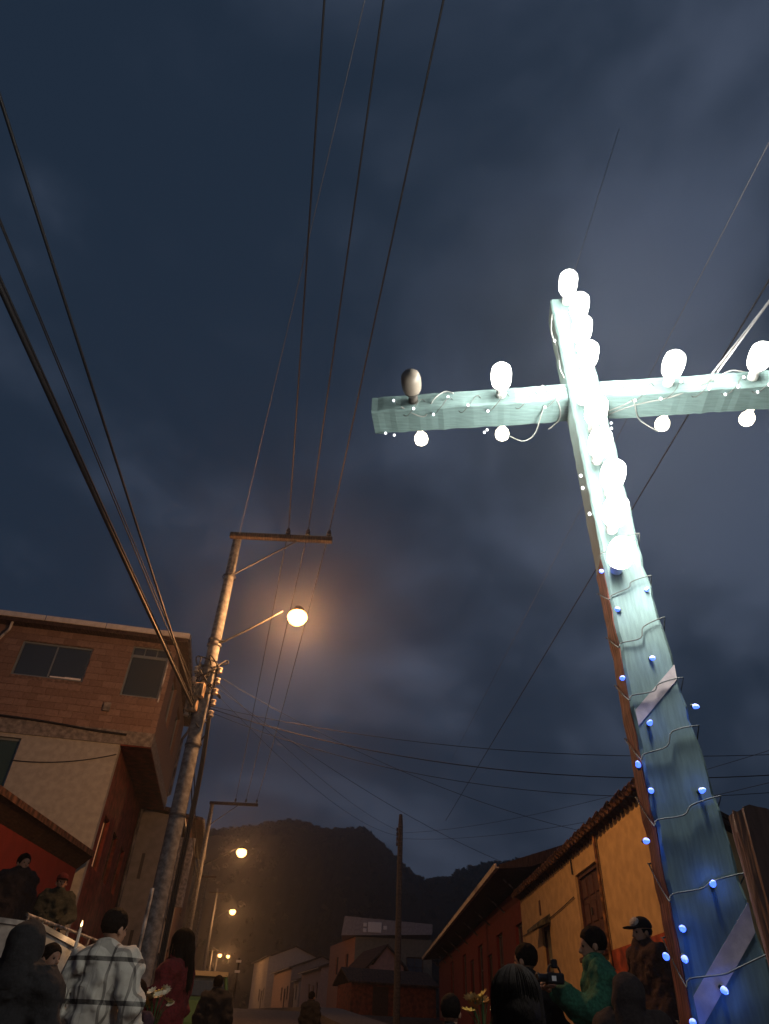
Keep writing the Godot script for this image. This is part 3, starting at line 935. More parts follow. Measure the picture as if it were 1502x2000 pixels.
func build_far_row() -> void:
	# two-storey house with a pale roof and white boards; its street side is terracotta
	var z := -66.0
	var t := thing("grey_two_storey_house", "grey-green two-storey house with terracotta street side, pale sheet roof and white boards", "house", Vector3(2.4, ground_y(z), z))
	var st := st_new()
	pierced(st, -3.1, -1.0, 3.3, 5.25, -0.3, 0.0, [[1.2, 2.6, 2.6, 4.0]])
	part("front_wall", st, mat("grey_green", Color(0.2, 0.2, 0.165), 0.9, "soft", 2.5), t)
	var sf := Transform3D(Basis(Vector3(-0.267, 0, -0.964), Vector3.UP, Vector3(-0.964, 0, 0.267)), Vector3(-3.1, 0, 0))
	st = st_new()
	pierced(st, 0.0, -1.0, 9.0, 5.25, -0.3, 0.0, [[2.0, 2.9, 3.0, 4.2], [5.5, 2.9, 6.5, 4.2], [3.6, 0.0, 4.6, 2.2]], sf)
	part("street_wall", st, mat("terracotta_paint", Color(0.55, 0.27, 0.17), 0.9, "soft", 2.2), t)
	for x in [2.0, 5.5]: window(t, sf, x, 2.9, x + 1.0, 4.2, -0.16, mats["brown_wood"], mats["dark_glass"], 2, 2)
	door(t, sf, 3.6, 0.0, 4.6, 2.2, -0.16, mats["brown_wood"], mats["brown_wood"])
	st = st_new()
	prism(st, [Vector2(-4.3, 5.26), Vector2(3.3, 5.6), Vector2(3.35, 6.35), Vector2(-4.1, 6.65)], -8.5, 0.35)
	part("roof_front", st, mat("pale_sheet", Color(0.36, 0.35, 0.37), 0.6, "soft", 2.0), t)
	st = st_new()
	cbx(st, Vector3(-2.1, 5.55, 0.352), Vector3(-0.95, 6.3, 0.41), 0.02)
	part("white_board", st, mat("white_board", Color(0.8, 0.8, 0.78), 0.5, ""), t)
	for q in [[-2.5, 5.95], [-2.5, 5.55], [-0.8, 5.8]]:
		st = st_new()
		cbx(st, Vector3(q[0], q[1], 0.352), Vector3(q[0] + 0.3, q[1] + 0.28, 0.39), 0.02)
		part("white_board", st, mats["white_board"], t)
	window(t, Transform3D.IDENTITY, 1.2, 2.6, 2.6, 4.0, -0.16, mats["brown_wood"], mats["dark_glass"], 2, 2)
	# rust wall at the bend
	var rw := thing("rust_wall_house", "low rust red house front below the grey-green two-storey house", "house", Vector3(1.9, ground_y(-52.0), -52.0), 0.25)
	st = st_new()
	pierced(st, -2.6, -0.5, 3.0, 1.6, -4.0, 0.0, [])
	part("front_wall", st, mat("rust_paint", Color(0.36, 0.09, 0.04), 0.9, "plaster", 2.0), rw)
	st = st_new()
	prism(st, [Vector2(0.45, 1.55), Vector2(0.45, 1.65), Vector2(-2.0, 2.5), Vector2(-4.3, 1.65), Vector2(-4.3, 1.55), Vector2(-2.0, 2.4)], -3.1, 2.9, Transform3D(Basis(Vector3(0, 0, 1), Vector3.UP, Vector3(-1, 0, 0)), Vector3.ZERO))
	part("roof", st, mat("old_tile", Color(0.13, 0.065, 0.045)), rw)
	door(rw, Transform3D.IDENTITY, -1.2, 0.0, -0.2, 1.45, 0.003, mats["brown_wood"], mats["brown_wood"])
	var salmon := Color(0.5, 0.24, 0.17)
	var rows := [
		["salmon_house", "salmon pink low house with a tiled lean-to next to the rust red front", -58.0, 0.5, 2.9, Color(0.58, 0.33, 0.26), 6.5],
		["pink_house", "pale pink house with two dark doors at the bend of the street", -79.0, -4.0, 3.6, Color(0.55, 0.38, 0.32), 9.5],
		["beige_house", "narrow beige house with a low eave between the pink and the peach house", -90.5, -6.9, 2.9, Color(0.52, 0.46, 0.4), 3.2],
		["peach_house", "peach house with a steep roof edge farther round the bend", -94.0, -8.2, 4.2, Color(0.55, 0.38, 0.28), 12.0],
		["cream_house", "tall cream house at the end of the bend", -108.0, -12.6, 6.0, Color(0.5, 0.46, 0.4), 14.0]]
	for r in rows:
		street_house(r[0], r[1], Vector3(r[3], ground_y(r[2]), r[2]), 0.27, 1, r[6], r[4], 2.6 if r[2] > -60.0 else 7.0, r[5], Color(0.11, 0.06, 0.045), [[1.0, 1.2, 1.9, 2.5], [4.6, 1.2, 5.5, 2.5]], [[2.6, 3.5, 2.3]], 1.2, 0.35)

# ------------------------------------------------------------------ poles and street lamps
func lamp_fitting(label: String, at: Vector3, arm: Vector3, energy: float, big := 1.0) -> void:
	# at = the glowing lamp, arm = where its bracket meets the pole
	var t := thing("street_lamp", label, "street lamp", at, 0.0, "sodium street lamps along the street")
	var iron := mat("lamp_grey", Color(0.1, 0.095, 0.09), 0.5, "stain", 0.6, false)
	var a := arm - at
	var dir := Vector3(a.x, 0, a.z).normalized()
	var st := st_new()
	tube(st, smooth_pts([a, a.lerp(dir * 0.3, 0.5) + Vector3(0, 0.04, 0), dir * 0.3 + Vector3(0, 0.12, 0)], 5), 0.02, 0.018, 8)
	part("bracket", st, iron, t)
	st = st_new()
	var f := Transform3D(Basis(Vector3(dir.z, 0, -dir.x), Vector3.UP, dir), Vector3.ZERO)
	var prof := [[0.02, 0.22], [0.06, 0.21], [0.09, 0.17], [0.12, 0.1], [0.115, 0.095]]
	lathe(st, prof, 14, Transform3D(f.basis.scaled(Vector3(1, 1, 1)) * Basis.from_scale(Vector3(1, 1, 1.2)), Vector3(0, 0, 0)))
	part("housing", st, iron, t)
	st = st_new()
	lathe(st, [[0.002, -0.18], [0.07, -0.167], [0.125, -0.125], [0.165, -0.06], [0.175, -0.005], [0.16, 0.05], [0.125, 0.09], [0.002, 0.1]], 14, Transform3D(f.basis * Basis.from_scale(Vector3(1, 1, 1.1)), Vector3.ZERO))
	var lens := part("lens", st, glow("sodium_lens", Color(1.0, 0.48, 0.13), 8.0), t)
	lens.scale = Vector3.ONE * big  # glowing lens enlarged to stand in for glare round the lamp
	omni(t, Vector3(0, -0.05, 0), Color(1.0, 0.44, 0.155), energy, 0.14)

func crossarm(t: Node3D, y: float, x0: float, x1: float, xs: Array, turn := 0.0) -> void:
	var f := Transform3D(Basis(Vector3.UP, turn), Vector3(0, y, 0))
	var st := st_new()
	cbx(st, Vector3(x0, -0.06, 0.08), Vector3(x1, 0.06, 0.19), 0.012, f)
	part("crossarm", st, mat("crossarm_wood", Color(0.09, 0.06, 0.045), 0.85, "wood", 0.9), t)
	for x in xs:
		st = st_new()
		lathe(st, [[0.012, 0.06], [0.012, 0.1], [0.05, 0.1], [0.055, 0.13], [0.032, 0.15], [0.05, 0.165], [0.045, 0.2], [0.028, 0.215], [0.034, 0.24], [0.002, 0.25]], 10, f * Transform3D(Basis.IDENTITY, Vector3(x, 0, 0.135)))
		part("insulator", st, mat("porcelain_brown", Color(0.07, 0.045, 0.035), 0.3, ""), t)

func build_poles() -> void:
	var conc := mat("pole_concrete", Color(0.21, 0.215, 0.22), 0.9, "concrete", 1.1)
	var iron := mat("dark_iron", Color(0.04, 0.04, 0.045), 0.5, "")
	var cable := mat("black_cable", Color(0.015, 0.015, 0.017), 0.6, "")
	# near pole
	var g := ground_y(-11.3)
	var t := thing("utility_pole", "tall concrete utility pole with offset wooden crossarm, beside the brick house", "utility pole", Vector3(-3.03, g, -11.3))
	var st := st_new()
	var H := 9.42 - g
	tube(st, [Vector3(0, -0.3, 0), Vector3(0, H * 0.35, 0), Vector3(0, H * 0.7, 0), Vector3(0, H, 0)], 0.15, 0.085, 18)
	part("shaft", st, conc, t)
	crossarm(t, H - 0.03, -0.13, 1.98, [1.05, 1.46, 1.9])
	st = st_new()
	tube(st, [Vector3(0.08, H - 0.95, 0.08), Vector3(1.25, H - 0.1, 0.13)], 0.018, 0.018, 6)
	part("arm_brace", st, iron, t)
	for y in [6.5 - g, 6.95 - g, 7.05 - g, 8.45 - g, 4.0 - g, 5.1 - g]:
		st = st_new()
		lathe(st, [[0.128, -0.02], [0.134, -0.018], [0.134, 0.018], [0.128, 0.02]], 16, Transform3D(Basis.IDENTITY, Vector3(0, y, 0)))
		part("steel_band", st, iron, t)
	# secondary rack with spool insulators and the tangle of cables
	st = st_new()
	for sx in [-0.17, 0.15]:
		bx(st, Vector3(sx, 5.55 - g, 0.06), Vector3(sx + 0.035, 6.55 - g, 0.1))
	part("rack", st, iron, t)
	for k in 5:
		for sx in [-0.2, 0.22]:
			st = st_new()
			lathe(st, [[0.002, -0.05], [0.045, -0.05], [0.05, -0.03], [0.028, 0.0], [0.05, 0.03], [0.045, 0.05], [0.002, 0.05]], 10, Transform3D(Basis.IDENTITY, Vector3(sx, 5.62 - g + k * 0.2, 0.1)))
			part("spool_insulator", st, mat("porcelain_pale", Color(0.35, 0.3, 0.25), 0.3, ""), t)
	var r := RandomNumberGenerator.new()
	r.seed = 4
	for k in 12:
		st = st_new()
		var y0 := r.randf_range(5.45, 6.5) - g
		var pts := []
		var n := 5
		for i in n:
			var a := r.randf_range(-2.8, 2.8)
			pts.append(Vector3(sin(a) * r.randf_range(0.14, 0.3), y0 + r.randf_range(-0.3, 0.3), cos(a) * r.randf_range(0.15, 0.26)))
		tube(st, smooth_pts(pts, 6), 0.014, 0.014, 5)
		part("cable_loop", st, cable, t)
	for k in 3:
		st = st_new()
		tube(st, smooth_pts([Vector3(0.16 + k * 0.02, 5.6 - g, 0.02), Vector3(0.2 + k * 0.025, 4.6 - g, 0.0), Vector3(0.18 + k * 0.03, 3.0 - g, 0.02), Vector3(0.19 + k * 0.02, 0.6, 0.0)], 5), 0.016, 0.016, 5)
		part("down_cable", st, cable, t)
	st = st_new()
	cbx(st, Vector3(-0.14, 5.86 - g, 0.12), Vector3(0.05, 6.12 - g, 0.26), 0.02)
	part("splice_box", st, mat("box_tan", Color(0.42, 0.3, 0.2), 0.6, "stain", 0.5), t)
	st = st_new()
	cbx(st, Vector3(-0.22, 5.62 - g, 0.12), Vector3(-0.02, 5.84 - g, 0.24), 0.02)
	part("splice_box", st, mats["box_tan"], t)
	st = st_new()
	tube(st, [Vector3(-0.1, 1.1, 0.13), Vector3(-0.1, 2.4, 0.125)], 0.03, 0.03, 8)
	part("conduit", st, mat("white_metal", Color(0.6, 0.6, 0.58), 0.5, "stain", 0.8), t)
	lamp_fitting("glowing sodium street lamp on the concrete pole with the offset crossarm", Vector3(-1.55, 7.56, -11.15), Vector3(-2.93, 6.98, -11.25), 27.0)
	# second pole along the street
	g = ground_y(-32.3)
	t = thing("utility_pole", "slim concrete utility pole with crossarm at the brown house, down the street", "utility pole", Vector3(-7.2, g, -32.3))
	st = st_new()
	H = 9.5 - g
	tube(st, [Vector3(0, -0.3, 0), Vector3(0, H * 0.5, 0), Vector3(0, H, 0)], 0.16, 0.09, 14)
	part("shaft", st, conc, t)
	crossarm(t, H, -0.1, 2.1, [1.05, 1.53, 2.02])
	st = st_new()
	tube(st, [Vector3(0.08, H - 0.9, 0.08), Vector3(1.2, H - 0.05, 0.13)], 0.02, 0.02, 6)
	part("arm_brace", st, iron, t)
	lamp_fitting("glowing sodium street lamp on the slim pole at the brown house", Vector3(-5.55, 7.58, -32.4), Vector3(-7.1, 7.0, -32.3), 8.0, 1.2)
	var far := [[Vector3(-11.6, 0, -59.3), 10.1, Vector3(-10.1, 8.59, -59.1), "glowing sodium street lamp by the rose house", "bare concrete lamp pole by the rose house"], [Vector3(-18.6, 0, -98.6), 9.6, Vector3(-17.55, 8.74, -98.4), "glowing sodium street lamp by the clay coloured house", "bare concrete lamp pole by the clay coloured house"], [Vector3(-20.6, 0, -113.6), 10.6, Vector3(-19.04, 9.79, -113.4), "farthest small sodium street lamp past the clay coloured house", "farthest concrete lamp pole past the clay coloured house"], [Vector3(-9.6, 0, -45.2), 8.9, null, "", "bare concrete pole without a lamp by the narrow pale house"]]
	for p in far:
		var b: Vector3 = p[0]
		b.y = ground_y(b.z)
		t = thing("utility_pole", p[4], "utility pole", b)
		st = st_new()
		tube(st, [Vector3(0, -0.3, 0), Vector3(0, p[1] - b.y, 0)], 0.16, 0.09, 12)
		part("shaft", st, conc, t)
		st = st_new()
		cbx(st, Vector3(-0.6, p[1] - b.y - 0.35, 0.08), Vector3(0.6, p[1] - b.y - 0.25, 0.18), 0.01)
		part("crossarm", st, mats["crossarm_wood"], t)
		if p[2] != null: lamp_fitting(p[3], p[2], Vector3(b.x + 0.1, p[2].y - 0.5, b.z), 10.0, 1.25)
	# pole in the middle distance on the right
	g = ground_y(-30.0)
	t = thing("utility_pole", "dark concrete utility pole before the grey-green two-storey house", "utility pole", Vector3(1.31, g, -30.0))
	st = st_new()
	tube(st, [Vector3(0, -0.3, 0), Vector3(0, 8.4 - g, 0), Vector3(0, 8.85 - g, 0)], 0.13, 0.07, 14)
	part("shaft", st, mat("pole_dark", Color(0.14, 0.13, 0.12), 0.9, "concrete", 1.1), t)
	st = st_new()
	bx(st, Vector3(-0.16, 7.6 - g, 0.08), Vector3(-0.12, 8.3 - g, 0.13))
	part("rack", st, iron, t)
	for k in 4:
		st = st_new()
		lathe(st, [[0.002, -0.05], [0.05, -0.05], [0.028, 0.0], [0.05, 0.05], [0.002, 0.05]], 8, Transform3D(Basis.IDENTITY, Vector3(-0.14, 7.66 - g + k * 0.19, 0.16)))
		part("spool_insulator", st, mats["porcelain_brown"], t)

func build_wires() -> void:
	var c := mat("black_cable", Color(0.015, 0.015, 0.017), 0.6, "")
	var grey := mat("grey_wire", Color(0.12, 0.12, 0.13), 0.4, "")
	var gr := "power lines over the street"
	# three lines on the crossarm: from behind the viewer to the near pole, then on to the second pole
	var near := [Vector3(-1.98, 9.62, -11.165), Vector3(-1.57, 9.62, -11.165), Vector3(-1.13, 9.62, -11.165)]
	var over := [Vector3(-0.85, 9.55, -2.08), Vector3(-0.26, 9.55, -2.06), Vector3(0.335, 9.55, -2.03)]
	var second := [Vector3(-6.15, 9.72, -32.17), Vector3(-5.67, 9.72, -32.17), Vector3(-5.18, 9.72, -32.17)]
	var at := ["innermost", "middle", "outermost"]
	for k in 3:
		var d: Vector3 = (over[k] - near[k])
		wire("power_line", "black power line running overhead to the " + at[k] + " insulator of the near crossarm", near[k], near[k] + d * 2.6, 0.1, 0.0125, c, gr)
		wire("power_line", "thin black power line between the two poles, from the " + at[k] + " insulator", near[k], second[k], 0.25, 0.0125, c, "power lines between the crossarms")
	wire("thin_wire", "very thin wire from the near pole top beside the three power lines", Vector3(-3.0, 9.4, -11.25), Vector3(1.1, 10.0, 3.5), 0.05, 0.005, grey)
	# low-voltage cables on the left, to the rack of the near pole
	var rack := Vector3(-3.12, 5.78, -11.22)
	var low := [
		["service_cable", "black cable rising steeply over the house roof from the near pole rack", Vector3(-2.98, 6.75, -1.97), 0.014, 0.0],
		["service_cable", "thin black cable between the two thick ones to the near pole rack", Vector3(-3.24, 6.5, -2.81), 0.007, 0.12],
		["service_cable", "second thin cable beside the thick bundle to the near pole rack", Vector3(-3.3, 6.62, -2.75), 0.006, 0.2],
		["service_cable", "thick black cable bundle running to the near pole rack", Vector3(-3.36, 6.3, -3.24), 0.024, -0.1],
		["service_cable", "black cable strung just above the thick bundle", Vector3(-3.36, 6.36, -3.2), 0.012, -0.04]]
	for w in low:
		var e := rack + Vector3(0, w[4], 0)
		wire(w[0], w[1], e, e + (w[2] - e) * 1.9, 0.06, w[3], c, "", "cable")
	# service drops fanning out to the right
	var fan := [
		[Vector3(-2.85, 5.76, -11.2), Vector3(6.4, 4.75, -9.2), 0.35, 0.005, "black service drop sagging from the near pole to the right over the yellow house"],
		[Vector3(-2.85, 5.72, -11.2), Vector3(6.4, 4.5, -9.2), 0.5, 0.007, "thick sagging service drop just below the first one"],
		[Vector3(-2.85, 5.66, -11.2), Vector3(6.4, 4.3, -9.2), 0.62, 0.0045, "lowest sagging service drop across the street"],
		[Vector3(-2.8, 6.3, -11.2), Vector3(4.2, 4.7, -14.0), 0.3, 0.0045, "service drop from the pole top rack to the yellow eave"],
		[Vector3(-2.8, 6.1, -11.2), Vector3(4.1, 4.75, -18.5), 0.3, 0.0045, "service drop to the far end of the yellow eave"],
		[Vector3(-2.8, 6.2, -11.2), Vector3(1.2, 8.2, -29.9), 0.3, 0.0045, "wire from the near pole to the dark pole before the two-storey house"],
		[Vector3(-2.8, 6.0, -11.2), Vector3(1.2, 8.0, -29.9), 0.45, 0.0045, "lower wire from the near pole to the dark pole"],
		[Vector3(1.2, 7.9, -29.9), Vector3(7.5, 4.9, -9.5), 0.4, 0.0045, "wire from the dark pole back over the yellow roof"],
		[Vector3(1.2, 8.1, -29.9), Vector3(8.0, 5.6, -9.5), 0.4, 0.0045, "upper wire from the dark pole back over the yellow roof"],
		[Vector3(-3.1, 5.5, -11.3), Vector3(-7.1, 6.6, -32.2), 0.3, 0.012, "cable from the near pole along the left houses to the second pole"],
		[Vector3(-3.1, 5.3, -11.3), Vector3(-7.1, 6.3, -32.2), 0.4, 0.014, "lower cable from the near pole along the left houses"]]
	for w in fan: wire("service_drop", w[4], w[0], w[1], w[2], w[3], c, "", "cable")
	# long wires passing behind the cross
	var a := Vector3(3.15, 6.5, -3.09)
	var b := Vector3(3.1, 8.45, -29.0)
	wire("long_wire", "dark wire crossing the sky behind the cross down to the street houses", b, a + (a - b) * 0.25, 0.0, 0.008, c)
	a = Vector3(2.87, 7.0, -2.46)
	b = Vector3(3.4, 10.9, -29.0)
	wire("long_wire", "faint thin wire crossing the sky behind the cross, higher than the dark one", b, a + (a - b) * 0.25, 0.0, 0.004, grey)

# ------------------------------------------------------------------ the cross
func beam_right(y: float) -> float:
	return 0.13 + 0.085 * clampf((3.2 - y) / 1.65, 0.0, 1.4)

func build_cross() -> void:
	var base := Vector3(1.26, 0.146, -2.915)
	var t := thing("wooden_cross", "tall teal wooden cross studded with glowing white bulbs", "cross", base, -0.1556)
	var teal := mat("teal_paint", Color(0.14, 0.225, 0.225), 0.75, "grain", 0.6, true, 0.5)
	var n := FastNoiseLite.new()
	n.seed = 9
	n.frequency = 3.0
	# upright: hewn, wider towards the ground
	var top := 5.66
	var rings := []
	var N := 96
	for i in N + 1:
		var y := lerpf(-0.5, top, float(i) / N)
		var l := -0.078 + n.get_noise_2d(y * 2.0, 0.0) * 0.008
		var r := beam_right(y) + n.get_noise_2d(y * 2.0, 7.0) * 0.012
		var z0 := -0.222 + n.get_noise_2d(y, 3.0) * 0.006
		var z1 := n.get_noise_2d(y, 5.0) * 0.0006
		var c := 0.012 + 0.009 * n.get_noise_2d(y * 9.0, 60.0)
		r += 0.006 * n.get_noise_2d(y * 11.0, 70.0)
		l += 0.004 * n.get_noise_2d(y * 11.0, 80.0)
		rings.append([Vector3(l + c, y, z1), Vector3(r - c, y, z1), Vector3(r, y, z1 - c), Vector3(r, y, z0 + c), Vector3(r - c, y, z0), Vector3(l + c, y, z0), Vector3(l, y, z0 + c), Vector3(l, y, z1 - c)])
	var st := st_new()
	for i in N:
		for k in 8:
			var a: Vector3 = rings[i][k]
			var b: Vector3 = rings[i][(k + 1) % 8]
			var mid := (a + b) / 2.0
			quad(st, a, b, rings[i + 1][(k + 1) % 8], rings[i + 1][k], Vector3(mid.x - 0.04, 0, mid.z + 0.11))
	for k in range(1, 7):
		tri(st, rings[N][0], rings[N][k], rings[N][k + 1], Vector3.UP)
	var beam := part("upright", st, teal, t)
	# red paint on the left side of the upright, broken at its edges
	st = st_new()
	for i in N:
		var y0: float = rings[i][0].y
		var y1: float = rings[i + 1][0].y
		if y0 > 3.25: break
		var a0: float = -0.018 + n.get_noise_2d(y0 * 6.0, 20.0) * 0.008
		var a1: float = -0.018 + n.get_noise_2d(y1 * 6.0, 20.0) * 0.008
		var x0: float = rings[i][6].x - 0.004
		var x1: float = rings[i + 1][6].x - 0.004
		quad(st, Vector3(x0, y0, a0), Vector3(x0, y0, -0.204), Vector3(x1, y1, -0.204), Vector3(x1, y1, a1), Vector3(-1, 0, 0))
		quad(st, Vector3(x0, y0, a0), Vector3(x0 + 0.006, y0, a0), Vector3(x1 + 0.006, y1, a1), Vector3(x1, y1, a1), Vector3(0, 0, 1))
	part("red_side", st, mat("cross_red", Color(0.28, 0.08, 0.055), 0.75, "wood", 0.7, true, 0.8), beam, "red painted side of the upright")
	# pale stripes painted aslant
	var stripe := mat("pale_stripe", Color(0.5, 0.44, 0.43), 0.8, "soft", 0.4, true, 0.3)
	for s in [[2.36, 2.435, 2.58, 2.655], [1.27, 1.37, 1.57, 1.67]]:
		st = st_new()
		var l := -0.066
		var r0 := beam_right(s[2]) - 0.012
		prism(st, [Vector2(l, s[0]), Vector2(r0, s[2]), Vector2(r0 + 0.004, s[3]), Vector2(l, s[1])], -0.002, 0.0022)
		part("stripe", st, stripe, beam, "pale slanting stripe")
	# crossarm, let into the upright from behind
	st = st_new()
	var AB := 4.581
	var AT := 4.735
	var arings := []
	var M := 70
	for i in M + 1:
		var x := lerpf(-1.406, 1.458, float(i) / M)
		var j := n.get_noise_2d(x * 3.0, 40.0) * 0.008
		var k2 := n.get_noise_2d(x * 3.0, 50.0) * 0.006
		var c := 0.01 + 0.006 * n.get_noise_2d(x * 9.0, 90.0)
		var zf := -0.03 + k2 * 0.6
		var zb := -0.25 + k2
		var b := AB + j
		var u := AT + j
		arings.append([Vector3(x, b, zb + c), Vector3(x, b, zf - c), Vector3(x, b + c, zf), Vector3(x, u - c, zf), Vector3(x, u, zf - c), Vector3(x, u, zb + c), Vector3(x, u - c, zb), Vector3(x, b + c, zb)])
	for i in M:
		for k in 8:
			var a: Vector3 = arings[i][k]
			var b2: Vector3 = arings[i][(k + 1) % 8]
			var mid := (a + b2) / 2.0
			quad(st, a, b2, arings[i + 1][(k + 1) % 8], arings[i + 1][k], Vector3(0, mid.y - (AB + AT) / 2, mid.z + 0.14))
	for e in [0, M]:
		for k in range(1, 7):
			tri(st, arings[e][0], arings[e][k], arings[e][k + 1], Vector3(-1 if e == 0 else 1, 0, 0))
	part("crossarm", st, mat("teal_paint_across", Color(0.14, 0.225, 0.225), 0.75, "grain_across", 0.6, true, 0.5), t)
	for y in [AB + 0.03, AT - 0.03]:
		st = st_new()
		lathe(st, [[0.016, 0.0], [0.016, 0.008], [0.008, 0.014], [0.001, 0.014]], 8, Transform3D(Basis(Vector3.RIGHT, PI / 2), Vector3(0.026, y, 0.002)))
		part("bolt", st, mat("dark_iron", Color(0.04, 0.04, 0.045), 0.5, ""), t)
	# large bulbs screwed to the front; extra ones added to whiten the upright
	var spots := [[0.03, 5.6], [0.07, 5.32], [0.05, 5.04], [0.05, 4.78], [-0.01, 4.5], [0.02, 4.24], [0.0, 3.98], [0.03, 3.72], [0.0, 3.46], [-0.02, 3.2], [-1.115, 4.655], [-0.52, 4.655], [0.565, 4.655], [1.09, 4.655]]
	var white := mat("bulb_base_white", Color(0.7, 0.7, 0.68), 0.4, "")
	var lit := glow("bulb_glass_lit", Color(1.0, 0.97, 0.88), 9.0)
	var dead := mat("bulb_glass_dead", Color(0.17, 0.15, 0.125), 0.35, "")
	var gs := st_new()
	lathe(gs, [[0.05, 0.095], [0.062, 0.11], [0.067, 0.15], [0.067, 0.2], [0.06, 0.235], [0.04, 0.257], [0.015, 0.266], [0.001, 0.267]], 18)
	lathe(gs, [[0.001, 0.094], [0.05, 0.095]], 18)
	var gmesh := gs.commit()
	var bs := st_new()
	lathe(bs, [[0.001, 0.0], [0.032, 0.0], [0.032, 0.035], [0.026, 0.04], [0.03, 0.055], [0.052, 0.085], [0.055, 0.097], [0.049, 0.099], [0.001, 0.099]], 18)
	var bmesh := bs.commit()
	var k := 0
	for s in spots:
		var is_dead := k == 10
		var arm: bool = k >= 10
		var b := part("bulb", gmesh, dead if is_dead else lit, t, "unlit grey bulb" if is_dead else "")
		b.rotation.x = PI / 2 + (0.0 if is_dead else 0.05 * sin(k * 2.3))
		b.position = Vector3(s[0], s[1], -0.028 if arm else 0.002)
		part("bulb_base", bmesh, mat("bulb_base_dead", Color(0.05, 0.045, 0.04), 0.5, "") if is_dead else white, b)
		if not is_dead: omni(t, Vector3(s[0], s[1], (-0.028 if arm else 0.002) + 0.18), Color(1.0, 0.95, 0.85), FRONT_BULB, 0.065)
		k += 1
	# small globes on the back of the arm, peeping out below it
	var ss := st_new()
	lathe(ss, [[0.02, 0.0], [0.02, 0.05], [0.03, 0.07], [0.046, 0.095], [0.05, 0.12], [0.046, 0.145], [0.03, 0.163], [0.001, 0.17]], 14)
	var smesh := ss.commit()
	for s in [-1.09, -0.51, 0.59, 1.147]:
		var b := part("rear_bulb", smesh, glow("rear_bulb_glass", Color(1.0, 0.88, 0.66), 6.0), t, "small round bulb on the back of the arm")
		b.rotation.x = -PI / 2
		b.position = Vector3(s, 4.632, -0.252)
		omni(t, Vector3(s, 4.632, -0.37), Color(1.0, 0.86, 0.66), REAR_BULB, 0.045)
	# tangled cords stapled along the arm
	var cord := mat("pale_cord", Color(0.22, 0.24, 0.23), 0.6, "")
	var cords := [
		[Vector3(-1.2, 4.6, -0.02), Vector3(-1.05, 4.575, -0.1), Vector3(-0.98, 4.64, -0.015), Vector3(-0.9, 4.72, -0.015), Vector3(-0.84, 4.7, -0.02)],
		[Vector3(-0.55, 4.56, -0.26), Vector3(-0.46, 4.53, -0.3), Vector3(-0.38, 4.48, -0.3), Vector3(-0.3, 4.52, -0.28), Vector3(-0.25, 4.57, -0.12), Vector3(-0.2, 4.7, -0.018)],
		[Vector3(-0.24, 4.72, -0.018), Vector3(-0.15, 4.575, -0.05), Vector3(-0.13, 4.572, -0.2), Vector3(-0.2, 4.55, -0.27)],
		[Vector3(0.16, 4.57, -0.2), Vector3(0.35, 4.573, -0.12), Vector3(0.6, 4.574, -0.06), Vector3(0.85, 4.66, -0.016), Vector3(1.0, 4.745, -0.03), Vector3(1.2, 4.74, -0.1)],
		[Vector3(0.3, 4.7, -0.018), Vector3(0.34, 4.575, -0.08), Vector3(0.4, 4.56, -0.24), Vector3(0.52, 4.48, -0.29)],
		[Vector3(0.14, 4.5, -0.2), Vector3(0.17, 4.56, -0.16), Vector3(0.3, 4.573, -0.1), Vector3(0.45, 4.62, -0.018)],
		[Vector3(-0.084, 5.5, -0.02), Vector3(-0.11, 5.3, -0.03), Vector3(-0.085, 5.1, -0.05), Vector3(-0.1, 4.9, -0.03), Vector3(-0.085, 4.78, -0.02)]]
	for c in cords:
		st = st_new()
		tube(st, smooth_pts(c, 7), 0.0045, 0.0045, 5)
		part("cord", st, cord, t)

	# string of blue lights wound round the upright
	var sl := thing("string_lights", "string of small blue lights wound round the cross upright", "string lights", base, -0.1556)
	var path := []
	var y := 3.32
	while y > 0.9:
		var r := beam_right(y)
		var w := rng.randf_range(-0.03, 0.03)
		path.append_array([Vector3(-0.087, y - 0.03, 0.004), Vector3(-0.07, y - 0.01, 0.011), Vector3((r - 0.08) / 3, y + 0.02 + rng.randf_range(-0.02, 0.01), 0.015), Vector3((r - 0.08) * 0.7, y + 0.06 + w + rng.randf_range(-0.012, 0.012), 0.013), Vector3(r - 0.004, y + 0.095 + w, 0.011), Vector3(r + 0.014, y + 0.09 + w, -0.02), Vector3(r + 0.012, y + 0.02, -0.21), Vector3(r - 0.02, y - 0.01, -0.235), Vector3(-0.06, y - 0.12, -0.235), Vector3(-0.09, y - 0.14, -0.2)])
		y -= 0.27
	st = st_new()
	tube(st, smooth_pts(path, 4), 0.0032, 0.0032, 5)
	part("cord", st, mat("clear_cord", Color(0.06, 0.07, 0.065), 0.6, ""), sl)
	var blue := glow("blue_led", Color(0.05, 0.14, 1.0), 2.4)
	var ls := st_new()
	lathe(ls, [[0.001, 0.0], [0.011, 0.001], [0.012, 0.008], [0.009, 0.02], [0.004, 0.026], [0.001, 0.027]], 10)
	var lmesh := ls.commit()
	var leds := [[-0.094, 3.35, 0], [0.106, 3.21, 1], [-0.053, 3.10, 1], [0.053, 2.83, 1], [-0.092, 2.74, 0], [0.19, 2.59, 1], [-0.022, 2.51, 1], [-0.098, 2.33, 0], [-0.07, 2.22, 1], [0.127, 2.22, 1], [-0.13, 2.03, 0], [0.087, 1.87, 1], [-0.056, 1.72, 1], [-0.131, 1.63, 0], [-0.075, 1.63, 1], [0.037, 1.54, 1], [-0.09, 1.44, 1]]
